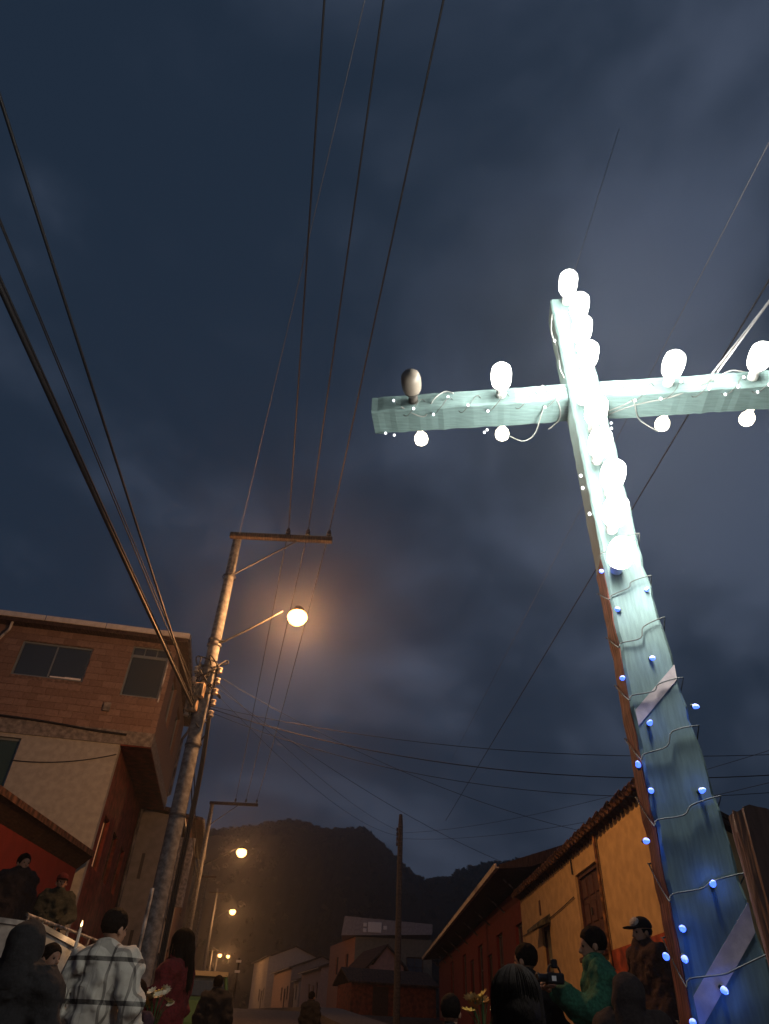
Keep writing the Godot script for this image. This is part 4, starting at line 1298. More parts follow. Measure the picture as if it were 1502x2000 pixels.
	for l in leds:
		var p := Vector3(l[0], l[1] - 0.146, 0.014)
		if l[2] == 0: p = Vector3(minf(l[0], -0.096), l[1] - 0.146, -0.01)
		var o := part("blue_bulb", lmesh, blue, sl)
		o.position = p
		o.rotation = Vector3(PI / 2 + rng.randf_range(-0.7, 0.7), 0, rng.randf_range(-0.7, 0.7))
		var hs := st_new()
		lathe(hs, [[0.001, -0.016], [0.008, -0.015], [0.0095, 0.0], [0.001, 0.001]], 8)
		part("holder", hs, mat("holder_green", Color(0.02, 0.04, 0.03), 0.6, ""), o)
		omni(sl, p + o.basis * Vector3(0, 0.013, 0) + Vector3(0, 0, 0.004), Color(0.03, 0.16, 1.0), LED, 0.008)
	var wl := thing("string_lights", "string of tiny white bulbs along the cross arm, glints put in as glow", "string lights", base, -0.1556)
	path = []
	for i in 40:
		var x := -1.24 + i * 0.063
		if x > -0.1 and x < 0.16: continue
		path.append(Vector3(x, 4.571 if i % 3 != 0 else 4.66, [-0.2, -0.08, -0.014][i % 3] if i % 3 != 0 else -0.016))
	st = st_new()
	var half := path.filter(func(q): return q.x < 0.0)
	tube(st, smooth_pts(half, 4), 0.003, 0.003, 4)
	var other := path.filter(func(q): return q.x > 0.0)
	tube(st, smooth_pts(other, 4), 0.003, 0.003, 4)
	part("cord", st, mats["clear_cord"], wl)
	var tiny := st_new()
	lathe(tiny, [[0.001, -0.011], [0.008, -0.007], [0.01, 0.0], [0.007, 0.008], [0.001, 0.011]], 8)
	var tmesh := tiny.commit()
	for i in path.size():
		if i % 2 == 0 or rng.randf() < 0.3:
			var o := part("white_bulb", tmesh, glow("white_glint_glow", Color(0.9, 0.95, 1.0), 1.6), wl)  # glow stands in for the large bulbs glinting on these
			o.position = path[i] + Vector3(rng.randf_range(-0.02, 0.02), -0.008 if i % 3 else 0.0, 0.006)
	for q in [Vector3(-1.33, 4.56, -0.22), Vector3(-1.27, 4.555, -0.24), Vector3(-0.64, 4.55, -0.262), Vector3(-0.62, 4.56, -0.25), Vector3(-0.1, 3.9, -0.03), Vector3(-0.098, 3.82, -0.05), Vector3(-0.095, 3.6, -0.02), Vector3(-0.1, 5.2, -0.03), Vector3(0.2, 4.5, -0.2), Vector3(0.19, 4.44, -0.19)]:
		var o := part("white_bulb", tmesh, mats["white_glint_glow"], wl)
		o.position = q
	# supply cables from the upper right down to the arm
	var f := Transform3D(Basis(Vector3.UP, -0.1556), base)
	var start := f * Vector3(0.86, 4.72, -0.02)
	wire("supply_cable", "pale twisted supply cable coming down to the right arm of the cross", start, start + Vector3(1.75, 2.3, 0.3), 0.02, 0.009, mat("pale_wire", Color(0.35, 0.35, 0.36), 0.4, ""), "", "cable")
	wire("supply_cable", "second strand beside the pale twisted supply cable", start + Vector3(0.02, -0.01, 0.02), start + Vector3(1.78, 2.27, 0.34), -0.02, 0.006, mats["pale_wire"], "", "cable")
	wire("stay_wire", "very thin stay wire rising from the top of the cross", f * Vector3(0.02, 5.66, -0.1), Vector3(2.3, 9.05, -2.95), 0.0, 0.003, mat("grey_wire", Color(0.12, 0.12, 0.13), 0.4, ""))

const FRONT_BULB := 0.82
const REAR_BULB := 0.06
const LED := 0.0042

# ------------------------------------------------------------------ smaller things
func build_props() -> void:
	# rough post in front of the cross
	var n := FastNoiseLite.new()
	n.seed = 33
	n.frequency = 1.0
	n.fractal_octaves = 4
	var t := thing("tree_stump", "rough dark brown tree stump standing close before the cross foot", "stump", Vector3(1.235, 0.11, -2.18))
	var st := st_new()
	var K := 28
	var R := []
	for i in 31:
		var y := 1.86 * i / 30.0
		var ring := []
		for k in K:
			var a := TAU * k / K
			var rr := 0.122 + 0.018 * n.get_noise_3d(cos(a) * 6.0, y * 1.6, sin(a) * 6.0) + 0.012 * sin(a * 3.0 + y) - 0.012 * y
			var yy := y
			if i == 30:
				yy = 1.8 - 0.55 * (cos(a) * rr) + 0.02 * n.get_noise_2d(k * 2.0, 4.0) - (0.12 if cos(a) > 0.55 else 0.0)
			elif y > 1.5: yy = lerpf(1.5, 1.8 - 0.55 * cos(a) * rr - (0.12 if cos(a) > 0.55 else 0.0), (y - 1.5) / 0.36)
			ring.append(Vector3(cos(a) * rr, yy, sin(a) * rr))
		R.append(ring)
	for i in 30:
		for k in K:
			var m: Vector3 = R[i][k]
			quad(st, R[i][k], R[i][(k + 1) % K], R[i + 1][(k + 1) % K], R[i + 1][k], Vector3(m.x, 0, m.z))
	part("trunk", st, mat("bark", Color(0.27, 0.17, 0.12), 0.95, "grain", 0.4, true, 2.0), t)
	st = st_new()
	var c := Vector3(0, 1.78, 0)
	for k in K: tri(st, c, R[30][k], R[30][(k + 1) % K], Vector3.UP)
	part("cut_face", st, mat("cut_wood", Color(0.15, 0.1, 0.065), 0.9, "wood", 0.3), t)
	# lit candle on the parapet
	var cd := thing("candle", "tall lit white candle on the whitewashed parapet", "candle", Vector3(-2.93, 1.945, -8.16))
	st = st_new()
	tube(st, [Vector3.ZERO, Vector3(0.0, 0.2, 0.0)], 0.016, 0.015, 10)
	part("wax", st, mat("wax", Color(0.7, 0.64, 0.52), 0.5, ""), cd)
	st = st_new()
	lathe(st, [[0.001, 0.203], [0.009, 0.213], [0.011, 0.224], [0.007, 0.243], [0.001, 0.262]], 10)
	part("flame", st, glow("candle_flame", Color(1.0, 0.6, 0.25), 5.0), cd)
	omni(cd, Vector3(0, 0.226, 0), Color(1.0, 0.6, 0.28), 0.12, 0.015)
	# bouquets of yellow flowers
	bouquet("bouquet of yellow and orange flowers held up by the child beside the long-haired woman", Vector3(0.77, 1.44, -5.2), 0.16, 3)
	bouquet("bouquet of pale yellow flowers behind the child with long brown hair", Vector3(-1.62, 1.45, -6.62), 0.15, 8)
	# video camera held by the man in the green jacket
	var v := thing("video_camera", "black video camera with a white label held by the man in the green jacket", "camera", Vector3(1.5, 1.74, -6.28), 0.2)
	v.scale = Vector3.ONE * 0.6
	var blk := mat("black_plastic", Color(0.012, 0.012, 0.014), 0.4, "")
	st = st_new()
	cbx(st, Vector3(-0.12, 0.0, -0.05), Vector3(0.12, 0.12, 0.05), 0.015)
	part("camera_body", st, blk, v)
	st = st_new()
	lathe(st, [[0.001, 0.0], [0.045, 0.0], [0.045, 0.09], [0.055, 0.1], [0.055, 0.13], [0.04, 0.13], [0.001, 0.125]], 14, Transform3D(Basis(Vector3(0, 0, 1), PI / 2), Vector3(-0.12, 0.06, 0)))
	part("lens_barrel", st, blk, v)
	st = st_new()
	tube(st, smooth_pts([Vector3(0.09, 0.12, 0), Vector3(0.05, 0.19, 0), Vector3(-0.05, 0.2, 0), Vector3(-0.09, 0.12, 0)], 5), 0.014, 0.014, 8)
	part("top_handle", st, blk, v)
	st = st_new()
	cbx(st, Vector3(-0.03, 0.17, -0.03), Vector3(0.05, 0.27, 0.03), 0.012)
	part("microphone", st, blk, v)
	st = st_new()
	bx(st, Vector3(-0.06, 0.03, 0.051), Vector3(0.0, 0.085, 0.054))
	part("label_plate", st, mat("white_bar", Color(0.75, 0.75, 0.75), 0.5, ""), v)
	# sheet of paper in the hand of the woman in red
	st = st_new()
	bx(st, Vector3(-0.07, -0.1, -0.002), Vector3(0.07, 0.1, 0.002), Transform3D(Basis(Vector3.UP, 0.5).rotated(Vector3.RIGHT, -0.4).rotated(Vector3(0, 0, 1), 0.35), Vector3(-2.07, 1.72, -7.4)))
	meta(part("paper_sheet", st, mat("paper", Color(0.7, 0.68, 0.62), 0.8, "")), "white sheet of paper held by the woman in the dark red sweater", "paper")
	build_car()
	# small sign post down the street
	var sp := thing("sign_post", "thin post with two small white plates by the far kerb", "sign", Vector3(-3.35, ground_y(-21.8) + 0.1, -21.8))
	st = st_new()
	tube(st, [Vector3.ZERO, Vector3(0, 1.75, 0)], 0.025, 0.025, 8)
	part("post", st, mats["lamp_grey"], sp)
	for y in [1.45, 1.68]:
		st = st_new()
		cbx(st, Vector3(-0.07, y - 0.03, 0.026), Vector3(0.07, y + 0.03, 0.036), 0.004)
		part("plate", st, mats["white_board"], sp)

func bouquet(label: String, at: Vector3, r: float, sd: int) -> void:
	var t := thing("flower_bouquet", label, "flowers", at)
	var q := RandomNumberGenerator.new()
	q.seed = sd
	var st := st_new()
	var heads := []
	for k in 16:
		var d := Vector3(q.randf_range(-1, 1), q.randf_range(0.3, 1.3), q.randf_range(-0.7, 0.7)).normalized() * r * q.randf_range(0.75, 1.1)
		heads.append(d)
		tube(st, [Vector3(0, -0.2, 0), d * 0.5 + Vector3(0, -0.02, 0), d], 0.003, 0.003, 4)
	part("stems", st, mat("stem_green", Color(0.03, 0.07, 0.02), 0.8, ""), t)
	var fl := st_new()
	for k in 9:
		var a := TAU * k / 9
		var d := Vector3(cos(a), 0.35, sin(a))
		var s := Vector3(-sin(a), 0, cos(a)) * 0.011
		quad(fl, s * 0.3, d * 0.02 + s, d * 0.036, d * 0.02 - s, Vector3.UP)
	var fm := fl.commit()
	var ms := [mat("petal_yellow", Color(0.45, 0.3, 0.06), 0.7, ""), mat("petal_pale", Color(0.6, 0.5, 0.25), 0.7, ""), mat("petal_orange", Color(0.4, 0.16, 0.04), 0.7, "") if sd == 3 else mat("petal_cream", Color(0.5, 0.45, 0.32), 0.7, "")]
	for h in heads:
		var o := part("flower", fm, ms[q.randi() % 3], t)
		o.position = h
		o.scale = Vector3.ONE * q.randf_range(1.0, 1.5)
		o.rotation = Vector3(q.randf_range(-0.6, 1.0), q.randf() * TAU, q.randf_range(-0.6, 0.6))

func build_car() -> void:
	var z := -18.6
	var t := thing("parked_car", "green parked car with a pale yellow roof behind the woman in red", "car", Vector3(-3.75, ground_y(z), z), 0.15)
	var green := mat("car_green", Color(0.06, 0.14, 0.05), 0.35, "")
	var cream := mat("car_roof", Color(0.5, 0.4, 0.16), 0.35, "")
	var st := st_new()
	var side := [Vector2(2.0, 0.28), Vector2(2.05, 0.62), Vector2(1.95, 0.86), Vector2(1.0, 0.98), Vector2(-1.5, 0.98), Vector2(-2.0, 0.9), Vector2(-2.05, 0.55), Vector2(-2.0, 0.28)]
	var f := Transform3D(Basis(Vector3.UP, PI / 2), Vector3.ZERO)
	prism(st, side, -0.8, 0.8, f)
	part("body", st, green, t)
	st = st_new()
	for s in [-1.0, 1.0]:
		for p in [[Vector2(0.95, 0.98), Vector2(0.5, 1.36)], [Vector2(-0.35, 0.98), Vector2(-0.35, 1.36)], [Vector2(-1.45, 0.98), Vector2(-1.2, 1.36)]]:
			tube(st, [f * Vector3(p[0].x, p[0].y, s * 0.74), f * Vector3(p[1].x, p[1].y, s * 0.66)], 0.035, 0.035, 6)
	part("pillars", st, green, t)
	st = st_new()
	prism(st, [Vector2(0.55, 1.35), Vector2(0.35, 1.44), Vector2(-1.0, 1.45), Vector2(-1.28, 1.35)], -0.7, 0.7, f)
	part("roof", st, cream, t)
	var gl := glass("dark_glass", Color(0.045, 0.07, 0.1), 0.75)
	st = st_new()
	quad(st, f * Vector3(-1.43, 1.0, -0.68), f * Vector3(-1.43, 1.0, 0.68), f * Vector3(-1.21, 1.34, 0.62), f * Vector3(-1.21, 1.34, -0.62), Vector3(0, 0.2, 1))
	part("windscreen", st, gl, t)
	st = st_new()
	quad(st, f * Vector3(0.93, 1.0, -0.68), f * Vector3(0.93, 1.0, 0.68), f * Vector3(0.52, 1.34, 0.62), f * Vector3(0.52, 1.34, -0.62), Vector3(0, 0.2, -1))
	part("rear_window", st, gl, t)
	for s in [-1.0, 1.0]:
		st = st_new()
		quad(st, f * Vector3(0.9, 1.0, s * 0.735), f * Vector3(-1.4, 1.0, s * 0.735), f * Vector3(-1.18, 1.34, s * 0.66), f * Vector3(0.5, 1.34, s * 0.66), f.basis * Vector3(0, 0, s))
		part("side_window", st, gl, t)
		for x in [-1.25, 1.25]:
			st = st_new()
			lathe(st, [[0.18, -0.1], [0.27, -0.1], [0.3, -0.07], [0.3, 0.07], [0.27, 0.1], [0.18, 0.1]], 18, f * Transform3D(Basis(Vector3.RIGHT, PI / 2), Vector3(x, 0.3, s * 0.74)))
			var w := part("wheel", st, mat("tyre", Color(0.015, 0.015, 0.015), 0.9, ""), t)
			st = st_new()
			lathe(st, [[0.001, 0.06], [0.1, 0.07], [0.18, 0.09], [0.185, -0.09], [0.001, -0.08]], 14, f * Transform3D(Basis(Vector3.RIGHT, PI / 2 * s), Vector3(x, 0.3, s * 0.74)))
			part("rim", st, mat("rim_grey", Color(0.35, 0.35, 0.36), 0.35, ""), w)
		st = st_new()
		cbx(st, Vector3(-2.07, 0.66, s * 0.55 - 0.16), Vector3(-2.0, 0.8, s * 0.55 + 0.16), 0.02, f)
		part("headlight", st, mat("headlight_glass", Color(0.7, 0.7, 0.66), 0.15, ""), t)
	st = st_new()
	cbx(st, Vector3(-2.12, 0.36, -0.78), Vector3(-2.03, 0.5, 0.78), 0.02, f)
	part("bumper", st, mat("rim_grey", Color(0.35, 0.35, 0.36), 0.35, ""), t)

# ------------------------------------------------------------------ people
# Surfaces of joined capsules and ellipsoids, meshed as surface nets.
# prim: [0, a, b, ra, rb] tapered capsule or [1, centre, radii] ellipsoid; cuts: [normal, offset] keep where normal . p < offset
func net(st: SurfaceTool, prims: Array, cuts: Array, cell: float, k: float, grow := 0.0, wobble: FastNoiseLite = null, amp := 0.0) -> void:
	var lo := Vector3(1e9, 1e9, 1e9)
	var hi := -lo
	for p in prims:
		var m: float = maxf(p[3], p[4]) if p[0] == 0 else 0.0
		for q in ([p[1], p[2]] if p[0] == 0 else [p[1] - p[2], p[1] + p[2]]):
			lo = lo.min(q - Vector3.ONE * (m + grow)); hi = hi.max(q + Vector3.ONE * (m + grow))
	lo -= Vector3.ONE * cell * 2.5
	hi += Vector3.ONE * cell * 2.5
	var nx := int((hi.x - lo.x) / cell) + 1
	var ny := int((hi.y - lo.y) / cell) + 1
	var nz := int((hi.z - lo.z) / cell) + 1
	var d := PackedFloat32Array()
	d.resize(nx * ny * nz)
	d.fill(0.2)
	for p in prims:
		var a: Vector3 = p[1]
		var b: Vector3 = p[2]
		var cap: bool = p[0] == 0
		var pad := (maxf(p[3], p[4]) if cap else 0.0) + grow + k * 1.5 + cell * 2.0
		var plo: Vector3 = (a.min(b) if cap else a - b) - Vector3.ONE * pad
		var phi: Vector3 = (a.max(b) if cap else a + b) + Vector3.ONE * pad
		var i0 := maxi(0, int((plo.x - lo.x) / cell)); var i1 := mini(nx - 1, int((phi.x - lo.x) / cell) + 1)
		var j0 := maxi(0, int((plo.y - lo.y) / cell)); var j1 := mini(ny - 1, int((phi.y - lo.y) / cell) + 1)
		var k0 := maxi(0, int((plo.z - lo.z) / cell)); var k1 := mini(nz - 1, int((phi.z - lo.z) / cell) + 1)
		var ab := b - a
		var l2 := maxf(ab.length_squared(), 1e-9)
		var ra: float = p[3] if cap else 0.0
		var rb: float = p[4] if cap else 0.0
		for j in range(j0, j1 + 1):
			for kk in range(k0, k1 + 1):
				var row := (j * nz + kk) * nx
				for i in range(i0, i1 + 1):
					var x := lo + Vector3(i, j, kk) * cell
					var v: float
					if cap:
						var t := clampf((x - a).dot(ab) / l2, 0.0, 1.0)
						v = (x - a - ab * t).length() - lerpf(ra, rb, t) - grow
					else:
						var e := x - a
						var g := b + Vector3.ONE * grow
						var q := e / g
						var kq := q.length()
						v = kq * (kq - 1.0) / maxf((q / g).length(), 1e-6)
					var o := d[row + i]
					var h := maxf(k - absf(o - v), 0.0) / k
					d[row + i] = minf(o, v) - h * h * k * 0.25
	if cuts.size() or wobble:
		for j in ny:
			for kk in nz:
				var row := (j * nz + kk) * nx
				for i in nx:
					var x := lo + Vector3(i, j, kk) * cell
					if absf(d[row + i]) > 0.15 and cuts.is_empty(): continue
					if wobble: d[row + i] += wobble.get_noise_3dv(x) * amp
					for c in cuts: d[row + i] = maxf(d[row + i], c[0].dot(x) - c[1])
	var idx := {}
	var vs := []
	var sy := nz * nx
	var off := [0, 1, nx, nx + 1, sy, sy + 1, sy + nx, sy + nx + 1]
	var edges := [[0, 1], [2, 3], [4, 5], [6, 7], [0, 2], [1, 3], [4, 6], [5, 7], [0, 4], [1, 5], [2, 6], [3, 7]]
	for j in ny - 1:
		for kk in nz - 1:
			for i in nx - 1:
				var at := (j * nz + kk) * nx + i
				var mask := 0
				for c in 8:
					if d[at + off[c]] < 0.0: mask |= 1 << c
				if mask == 0 or mask == 255: continue
				var s := Vector3.ZERO
				var n := 0
				for e in edges:
					var va := d[at + off[e[0]]]
					var vb := d[at + off[e[1]]]
					if (va < 0.0) == (vb < 0.0): continue
					var t := va / (va - vb)
					var pa := Vector3(e[0] & 1, (e[0] >> 2) & 1, (e[0] >> 1) & 1)
					var pb := Vector3(e[1] & 1, (e[1] >> 2) & 1, (e[1] >> 1) & 1)
					s += pa.lerp(pb, t)
					n += 1
				var g := Vector3.ZERO
				for c in 8:
					g += Vector3(1 if c & 1 else -1, 1 if c & 4 else -1, 1 if c & 2 else -1) * d[at + off[c]]
				idx[at] = vs.size()
				vs.append([lo + (Vector3(i, j, kk) + s / n) * cell, g.normalized()])
	for at in idx:
		var i: int = at % nx
		var kk: int = (at / nx) % nz
		var j: int = at / sy
		if i == 0 or j == 0 or kk == 0: continue
		for ax in 3:
			var step: int = [1, nx, sy][ax]
			if (d[at] < 0.0) == (d[at + step] < 0.0): continue
			var s1: int = [nx, sy, 1][ax]
			var s2: int = [sy, 1, nx][ax]
			if not (idx.has(at - s1) and idx.has(at - s2) and idx.has(at - s1 - s2)): continue
			var A = vs[idx[at]]; var B = vs[idx[at - s1]]; var C = vs[idx[at - s1 - s2]]; var D = vs[idx[at - s2]]
			sm(st, A, B, C); sm(st, A, C, D)

func hand(st: SurfaceTool, wrist: Vector3, dir: Vector3, side: float) -> void:
	# palm and five bent fingers reaching on from the wrist
	var f := dir.normalized()
	var across := f.cross(Vector3.UP if absf(f.y) < 0.9 else Vector3(0, 0, 1)).normalized()
	var pn := across.cross(f).normalized()
	tube(st, [wrist - f * 0.01, wrist + f * 0.03, wrist + f * 0.085], 0.024, 0.034, 8, [0.024, 0.034, 0.033])
	for k in 4:
		var root := wrist + f * 0.08 + across * (k - 1.5) * 0.019
		var l: float = [0.066, 0.076, 0.072, 0.056][k]
		tube(st, [root, root + f * l * 0.5 - pn * 0.008, root + f * l * 0.85 - pn * 0.03, root + f * l - pn * 0.045], 0.0095, 0.0075, 6)
	var th := wrist + f * 0.03 + across * 0.028 * side
	tube(st, [th, th + across * 0.028 * side + f * 0.02, th + across * 0.034 * side + f * 0.055 - pn * 0.012], 0.012, 0.009, 6)

func person(o: Dictionary) -> Node3D:
	var t := thing("person", o.label, "person", o.at, o.turn, o.get("group", ""))
	var s: float = o.h / 1.74
	t.scale = Vector3.ONE * s
	var skin := mat("skin_" + str(o.get("skin", 0)), [Color(0.3, 0.17, 0.11), Color(0.22, 0.12, 0.08)][o.get("skin", 0)], 0.6, "")
	var el: Vector3 = o.get("el", Vector3(0.25, 1.12, -0.03))
	var wl: Vector3 = o.get("wl", Vector3(0.26, 0.86, 0.05))
	var er: Vector3 = o.get("er", Vector3(-0.25, 1.12, -0.03))
	var wr: Vector3 = o.get("wr", Vector3(-0.26, 0.86, 0.05))
	var bulk: float = o.get("bulk", 0.024)
	var torso := [[1, Vector3(0, 1.28, -0.005), Vector3(0.165, 0.2, 0.105)], [1, Vector3(0, 1.07, 0), Vector3(0.148, 0.17, 0.1)], [1, Vector3(0, 0.93, 0), Vector3(0.16, 0.12, 0.11)], [0, Vector3(-0.15, 1.4, -0.01), Vector3(0.15, 1.4, -0.01), 0.062, 0.062]]
	var neck := [[0, Vector3(0, 1.4, -0.015), Vector3(0, 1.56, 0.005), 0.062, 0.052]]
	var arms := [[0, Vector3(0.185, 1.395, -0.01), el, 0.056, 0.043], [0, el, wl, 0.042, 0.029], [0, Vector3(-0.185, 1.395, -0.01), er, 0.056, 0.043], [0, er, wr, 0.042, 0.029]]
	var legs := []
	var stance: float = o.get("stance", 0.0)
	for sd in [-1.0, 1.0]:
		var kn := Vector3(sd * 0.1, 0.49, 0.02 + stance * sd * 0.5)
		var an := Vector3(sd * 0.11, 0.09, -0.01 + stance * sd)
		legs.append_array([[0, Vector3(sd * 0.088, 0.9, 0), kn, 0.088, 0.06], [0, kn, an, 0.058, 0.042], [0, an, an + Vector3(sd * 0.02, -0.05, 0.15), 0.042, 0.034]])
	# body: one continuous skin, with the head and hands on finer grids of the same mesh
	var st := st_new()
	net(st, torso + neck + arms + legs, [], 0.034, 0.04)
	var tilt := Basis(Vector3.UP, o.get("look", 0.0)) * Basis(Vector3.RIGHT, o.get("nod", 0.0))
	var H := func(v: Vector3) -> Vector3: return Vector3(0, 1.53, 0) + tilt * (v - Vector3(0, 1.53, 0))
	var head := [[1, Vector3(0, 1.635, -0.008), Vector3(0.076, 0.1, 0.096)], [1, Vector3(0, 1.575, 0.022), Vector3(0.058, 0.082, 0.072)], [0, Vector3(0, 1.52, 0.055), Vector3(0, 1.525, 0.06), 0.024, 0.024], [0, Vector3(0, 1.61, 0.09), Vector3(0, 1.58, 0.106), 0.011, 0.016], [0, Vector3(-0.03, 1.632, 0.077), Vector3(0.03, 1.632, 0.077), 0.012, 0.012], [0, Vector3(-0.018, 1.548, 0.082), Vector3(0.018, 1.548, 0.082), 0.009, 0.009], [1, Vector3(-0.077, 1.595, -0.005), Vector3(0.012, 0.032, 0.02)], [1, Vector3(0.077, 1.595, -0.005), Vector3(0.012, 0.032, 0.02)]]
	var hst := st_new()
	net(hst, head, [], 0.0105, 0.014)
	var hm := hst.commit()
	st.append_from(hm, 0, Transform3D(tilt, Vector3(0, 1.53, 0) - tilt * Vector3(0, 1.53, 0)))
	hand(st, wl, wl - el, -1.0)
	hand(st, wr, wr - er, 1.0)
	part("body", st, skin, t)
	var HT := Transform3D(tilt, Vector3(0, 1.53, 0) - tilt * Vector3(0, 1.53, 0))
	for sd in [-1.0, 1.0]:
		st = st_new()
		lathe(st, [[0.001, 0.011], [0.008, 0.008], [0.0115, 0.0], [0.008, -0.008], [0.001, -0.011]], 8, Transform3D(Basis.IDENTITY, H.call(Vector3(sd * 0.03, 1.612, 0.079))))
		part("eye", st, mat("eye_dark", Color(0.03, 0.02, 0.018), 0.2, ""), t)
	# clothes
	var fold := FastNoiseLite.new()
	fold.seed = int(o.h * 1000)
	fold.frequency = 6.0
	fold.fractal_octaves = 3
	var topm: Material = o.top
	var hem: float = o.get("hem", 0.86)
	st = st_new()
	net(st, torso + arms + [[0, Vector3(0, 1.4, -0.015), Vector3(0, 1.47, 0.0), 0.066, 0.06]], [[Vector3.DOWN, -hem]], 0.024, 0.045, bulk, fold, 0.045)
	part("jacket" if bulk > 0.03 else "shirt", st, topm, t)
	st = st_new()
	if o.has("skirt"):
		net(st, [[0, Vector3(0, 1.0, 0), Vector3(0, 0.45, 0.0), 0.13, 0.26]], [[Vector3.UP, 1.0], [Vector3.DOWN, -0.42]], 0.028, 0.03, 0.02, fold, 0.02)
		part("skirt", st, o.bottom, t)
	else:
		net(st, [torso[2]] + legs.filter(func(q): return q[3] > 0.05), [[Vector3.UP, 0.98], [Vector3.DOWN, -0.09]], 0.03, 0.04, 0.022, fold, 0.03)
		part("trousers", st, o.bottom, t)
	for sd in [0, 1]:
		st = st_new()
		var q: Array = legs[sd * 3 + 2]
		tube(st, [q[1] + Vector3(0, -0.03, -0.05), q[1] + Vector3(0, -0.03, 0.03), q[2] + Vector3(0, 0.0, 0.02), q[2] + Vector3(0, -0.005, 0.06)], 0.05, 0.04, 10, [0.035, 0.052, 0.046, 0.02])
		part("shoe", st, mat("shoe_dark", Color(0.03, 0.025, 0.022), 0.6, ""), t)
	# hair and headgear
	var hc: Color = o.get("hair_color", Color(0.012, 0.009, 0.008))
	var hairm := mat("hair_%.3f" % hc.r, hc, 0.75, "hair", 0.12, false, 0.2)
	hairm.metallic_specular = 0.18
	var hn := FastNoiseLite.new()
	hn.seed = 5
	hn.frequency = 30.0
	st = st_new()
	var style: String = o.get("hair", "short")
	if style == "short":
		net(st, [[1, Vector3(0, 1.645, -0.012), Vector3(0.086, 0.1, 0.104)]], [[Vector3(0, -0.55, 0.83), 0.83 * 0.055 - 0.55 * 1.63], [Vector3.DOWN, -1.57]], 0.0115, 0.01, 0.002, hn, 0.008)
	elif style == "long":
		net(st, [[1, Vector3(0, 1.645, -0.016), Vector3(0.094, 0.105, 0.108)], [0, Vector3(0, 1.58, -0.06), Vector3(0, 1.3, -0.115), 0.088, 0.06], [0, Vector3(0.06, 1.56, -0.03), Vector3(0.09, 1.32, -0.08), 0.045, 0.03], [0, Vector3(-0.06, 1.56, -0.03), Vector3(-0.09, 1.32, -0.08), 0.045, 0.03]], [[Vector3(0, -0.4, 0.92), 0.92 * 0.06 - 0.4 * 1.63]], 0.015, 0.03, 0.0, hn, 0.006)
	elif style == "hood":
		net(st, [[1, Vector3(0, 1.625, -0.015), Vector3(0.118, 0.14, 0.135)], [0, Vector3(0, 1.55, -0.05), Vector3(0, 1.42, -0.07), 0.11, 0.12]], [[Vector3(0, -0.1, 1.0), 0.055 - 0.16]], 0.017, 0.04, 0.0, fold, 0.02)
		part("hood", st, topm, t).transform = HT
		st = st_new()
		net(st, [[1, Vector3(0, 1.645, -0.012), Vector3(0.084, 0.1, 0.1)]], [[Vector3(0, -0.55, 0.83), 0.83 * 0.055 - 0.55 * 1.63], [Vector3.DOWN, -1.6]], 0.014, 0.01)
	elif style == "cap":
		net(st, [[1, Vector3(0, 1.64, -0.012), Vector3(0.085, 0.09, 0.102)]], [[Vector3(0, -0.3, 0.95), 0.95 * 0.03 - 0.3 * 1.6], [Vector3.DOWN, -1.57], [Vector3.UP, 1.64]], 0.0115, 0.01, 0.0, hn, 0.006)
		var cs := st_new()
		net(cs, [[1, Vector3(0, 1.66, -0.005), Vector3(0.094, 0.098, 0.112)]], [[Vector3.DOWN, -1.645]], 0.012, 0.012)
		var cap := part("cap", cs, o.cap, t)
		cap.transform = HT
		cs = st_new()
		net(cs, [[1, Vector3(0, 1.652, 0.125), Vector3(0.07, 0.014, 0.085)]], [], 0.01, 0.01)
		part("brim", cs, o.cap, cap)
		if o.has("cap_front"):
			cs = st_new()
			net(cs, [[1, Vector3(0, 1.69, 0.05), Vector3(0.07, 0.06, 0.066)]], [[Vector3.DOWN, -1.66], [Vector3.BACK * -1.0, -0.045]], 0.01, 0.01)
			part("cap_panel", cs, o.cap_front, cap, "white front panel of the cap")
	var ho := part("hair", st, hairm, t)
	ho.transform = HT
	if style == "long":
		var q := RandomNumberGenerator.new()
		q.seed = 17
		st = st_new()
		for k in 170:
			var a := q.randf_range(0.45, TAU - 0.45)          # 0 = the face
			var dx := sin(a)
			var dz := cos(a)
			var pts := []
			for e in [0.25, 0.7, 1.15, 1.55]:
				var w: float = e + q.randf_range(-0.03, 0.03)
				pts.append(Vector3(0, 1.645, -0.016) + Vector3(dx * sin(w) * 0.099, cos(w) * 0.111, dz * sin(w) * 0.113))
			var back := clampf(0.5 - dz, 0.0, 1.0)
			var end := q.randf_range(1.22, 1.36)
			pts.append(Vector3(dx * 0.1, 1.52, dz * 0.09 - 0.06 * back))
			pts.append(Vector3(dx * 0.105 + q.randf_range(-0.015, 0.015), (1.52 + end) / 2, dz * 0.07 - 0.09 * back))
			pts.append(Vector3(dx * 0.095 + q.randf_range(-0.025, 0.025), end, dz * 0.06 - 0.105 * back))
			tube(st, smooth_pts(pts, 2), 0.0035, 0.0015, 3)
		part("hair_strands", st, hairm, ho).set_meta("kind", "stuff")
	return t

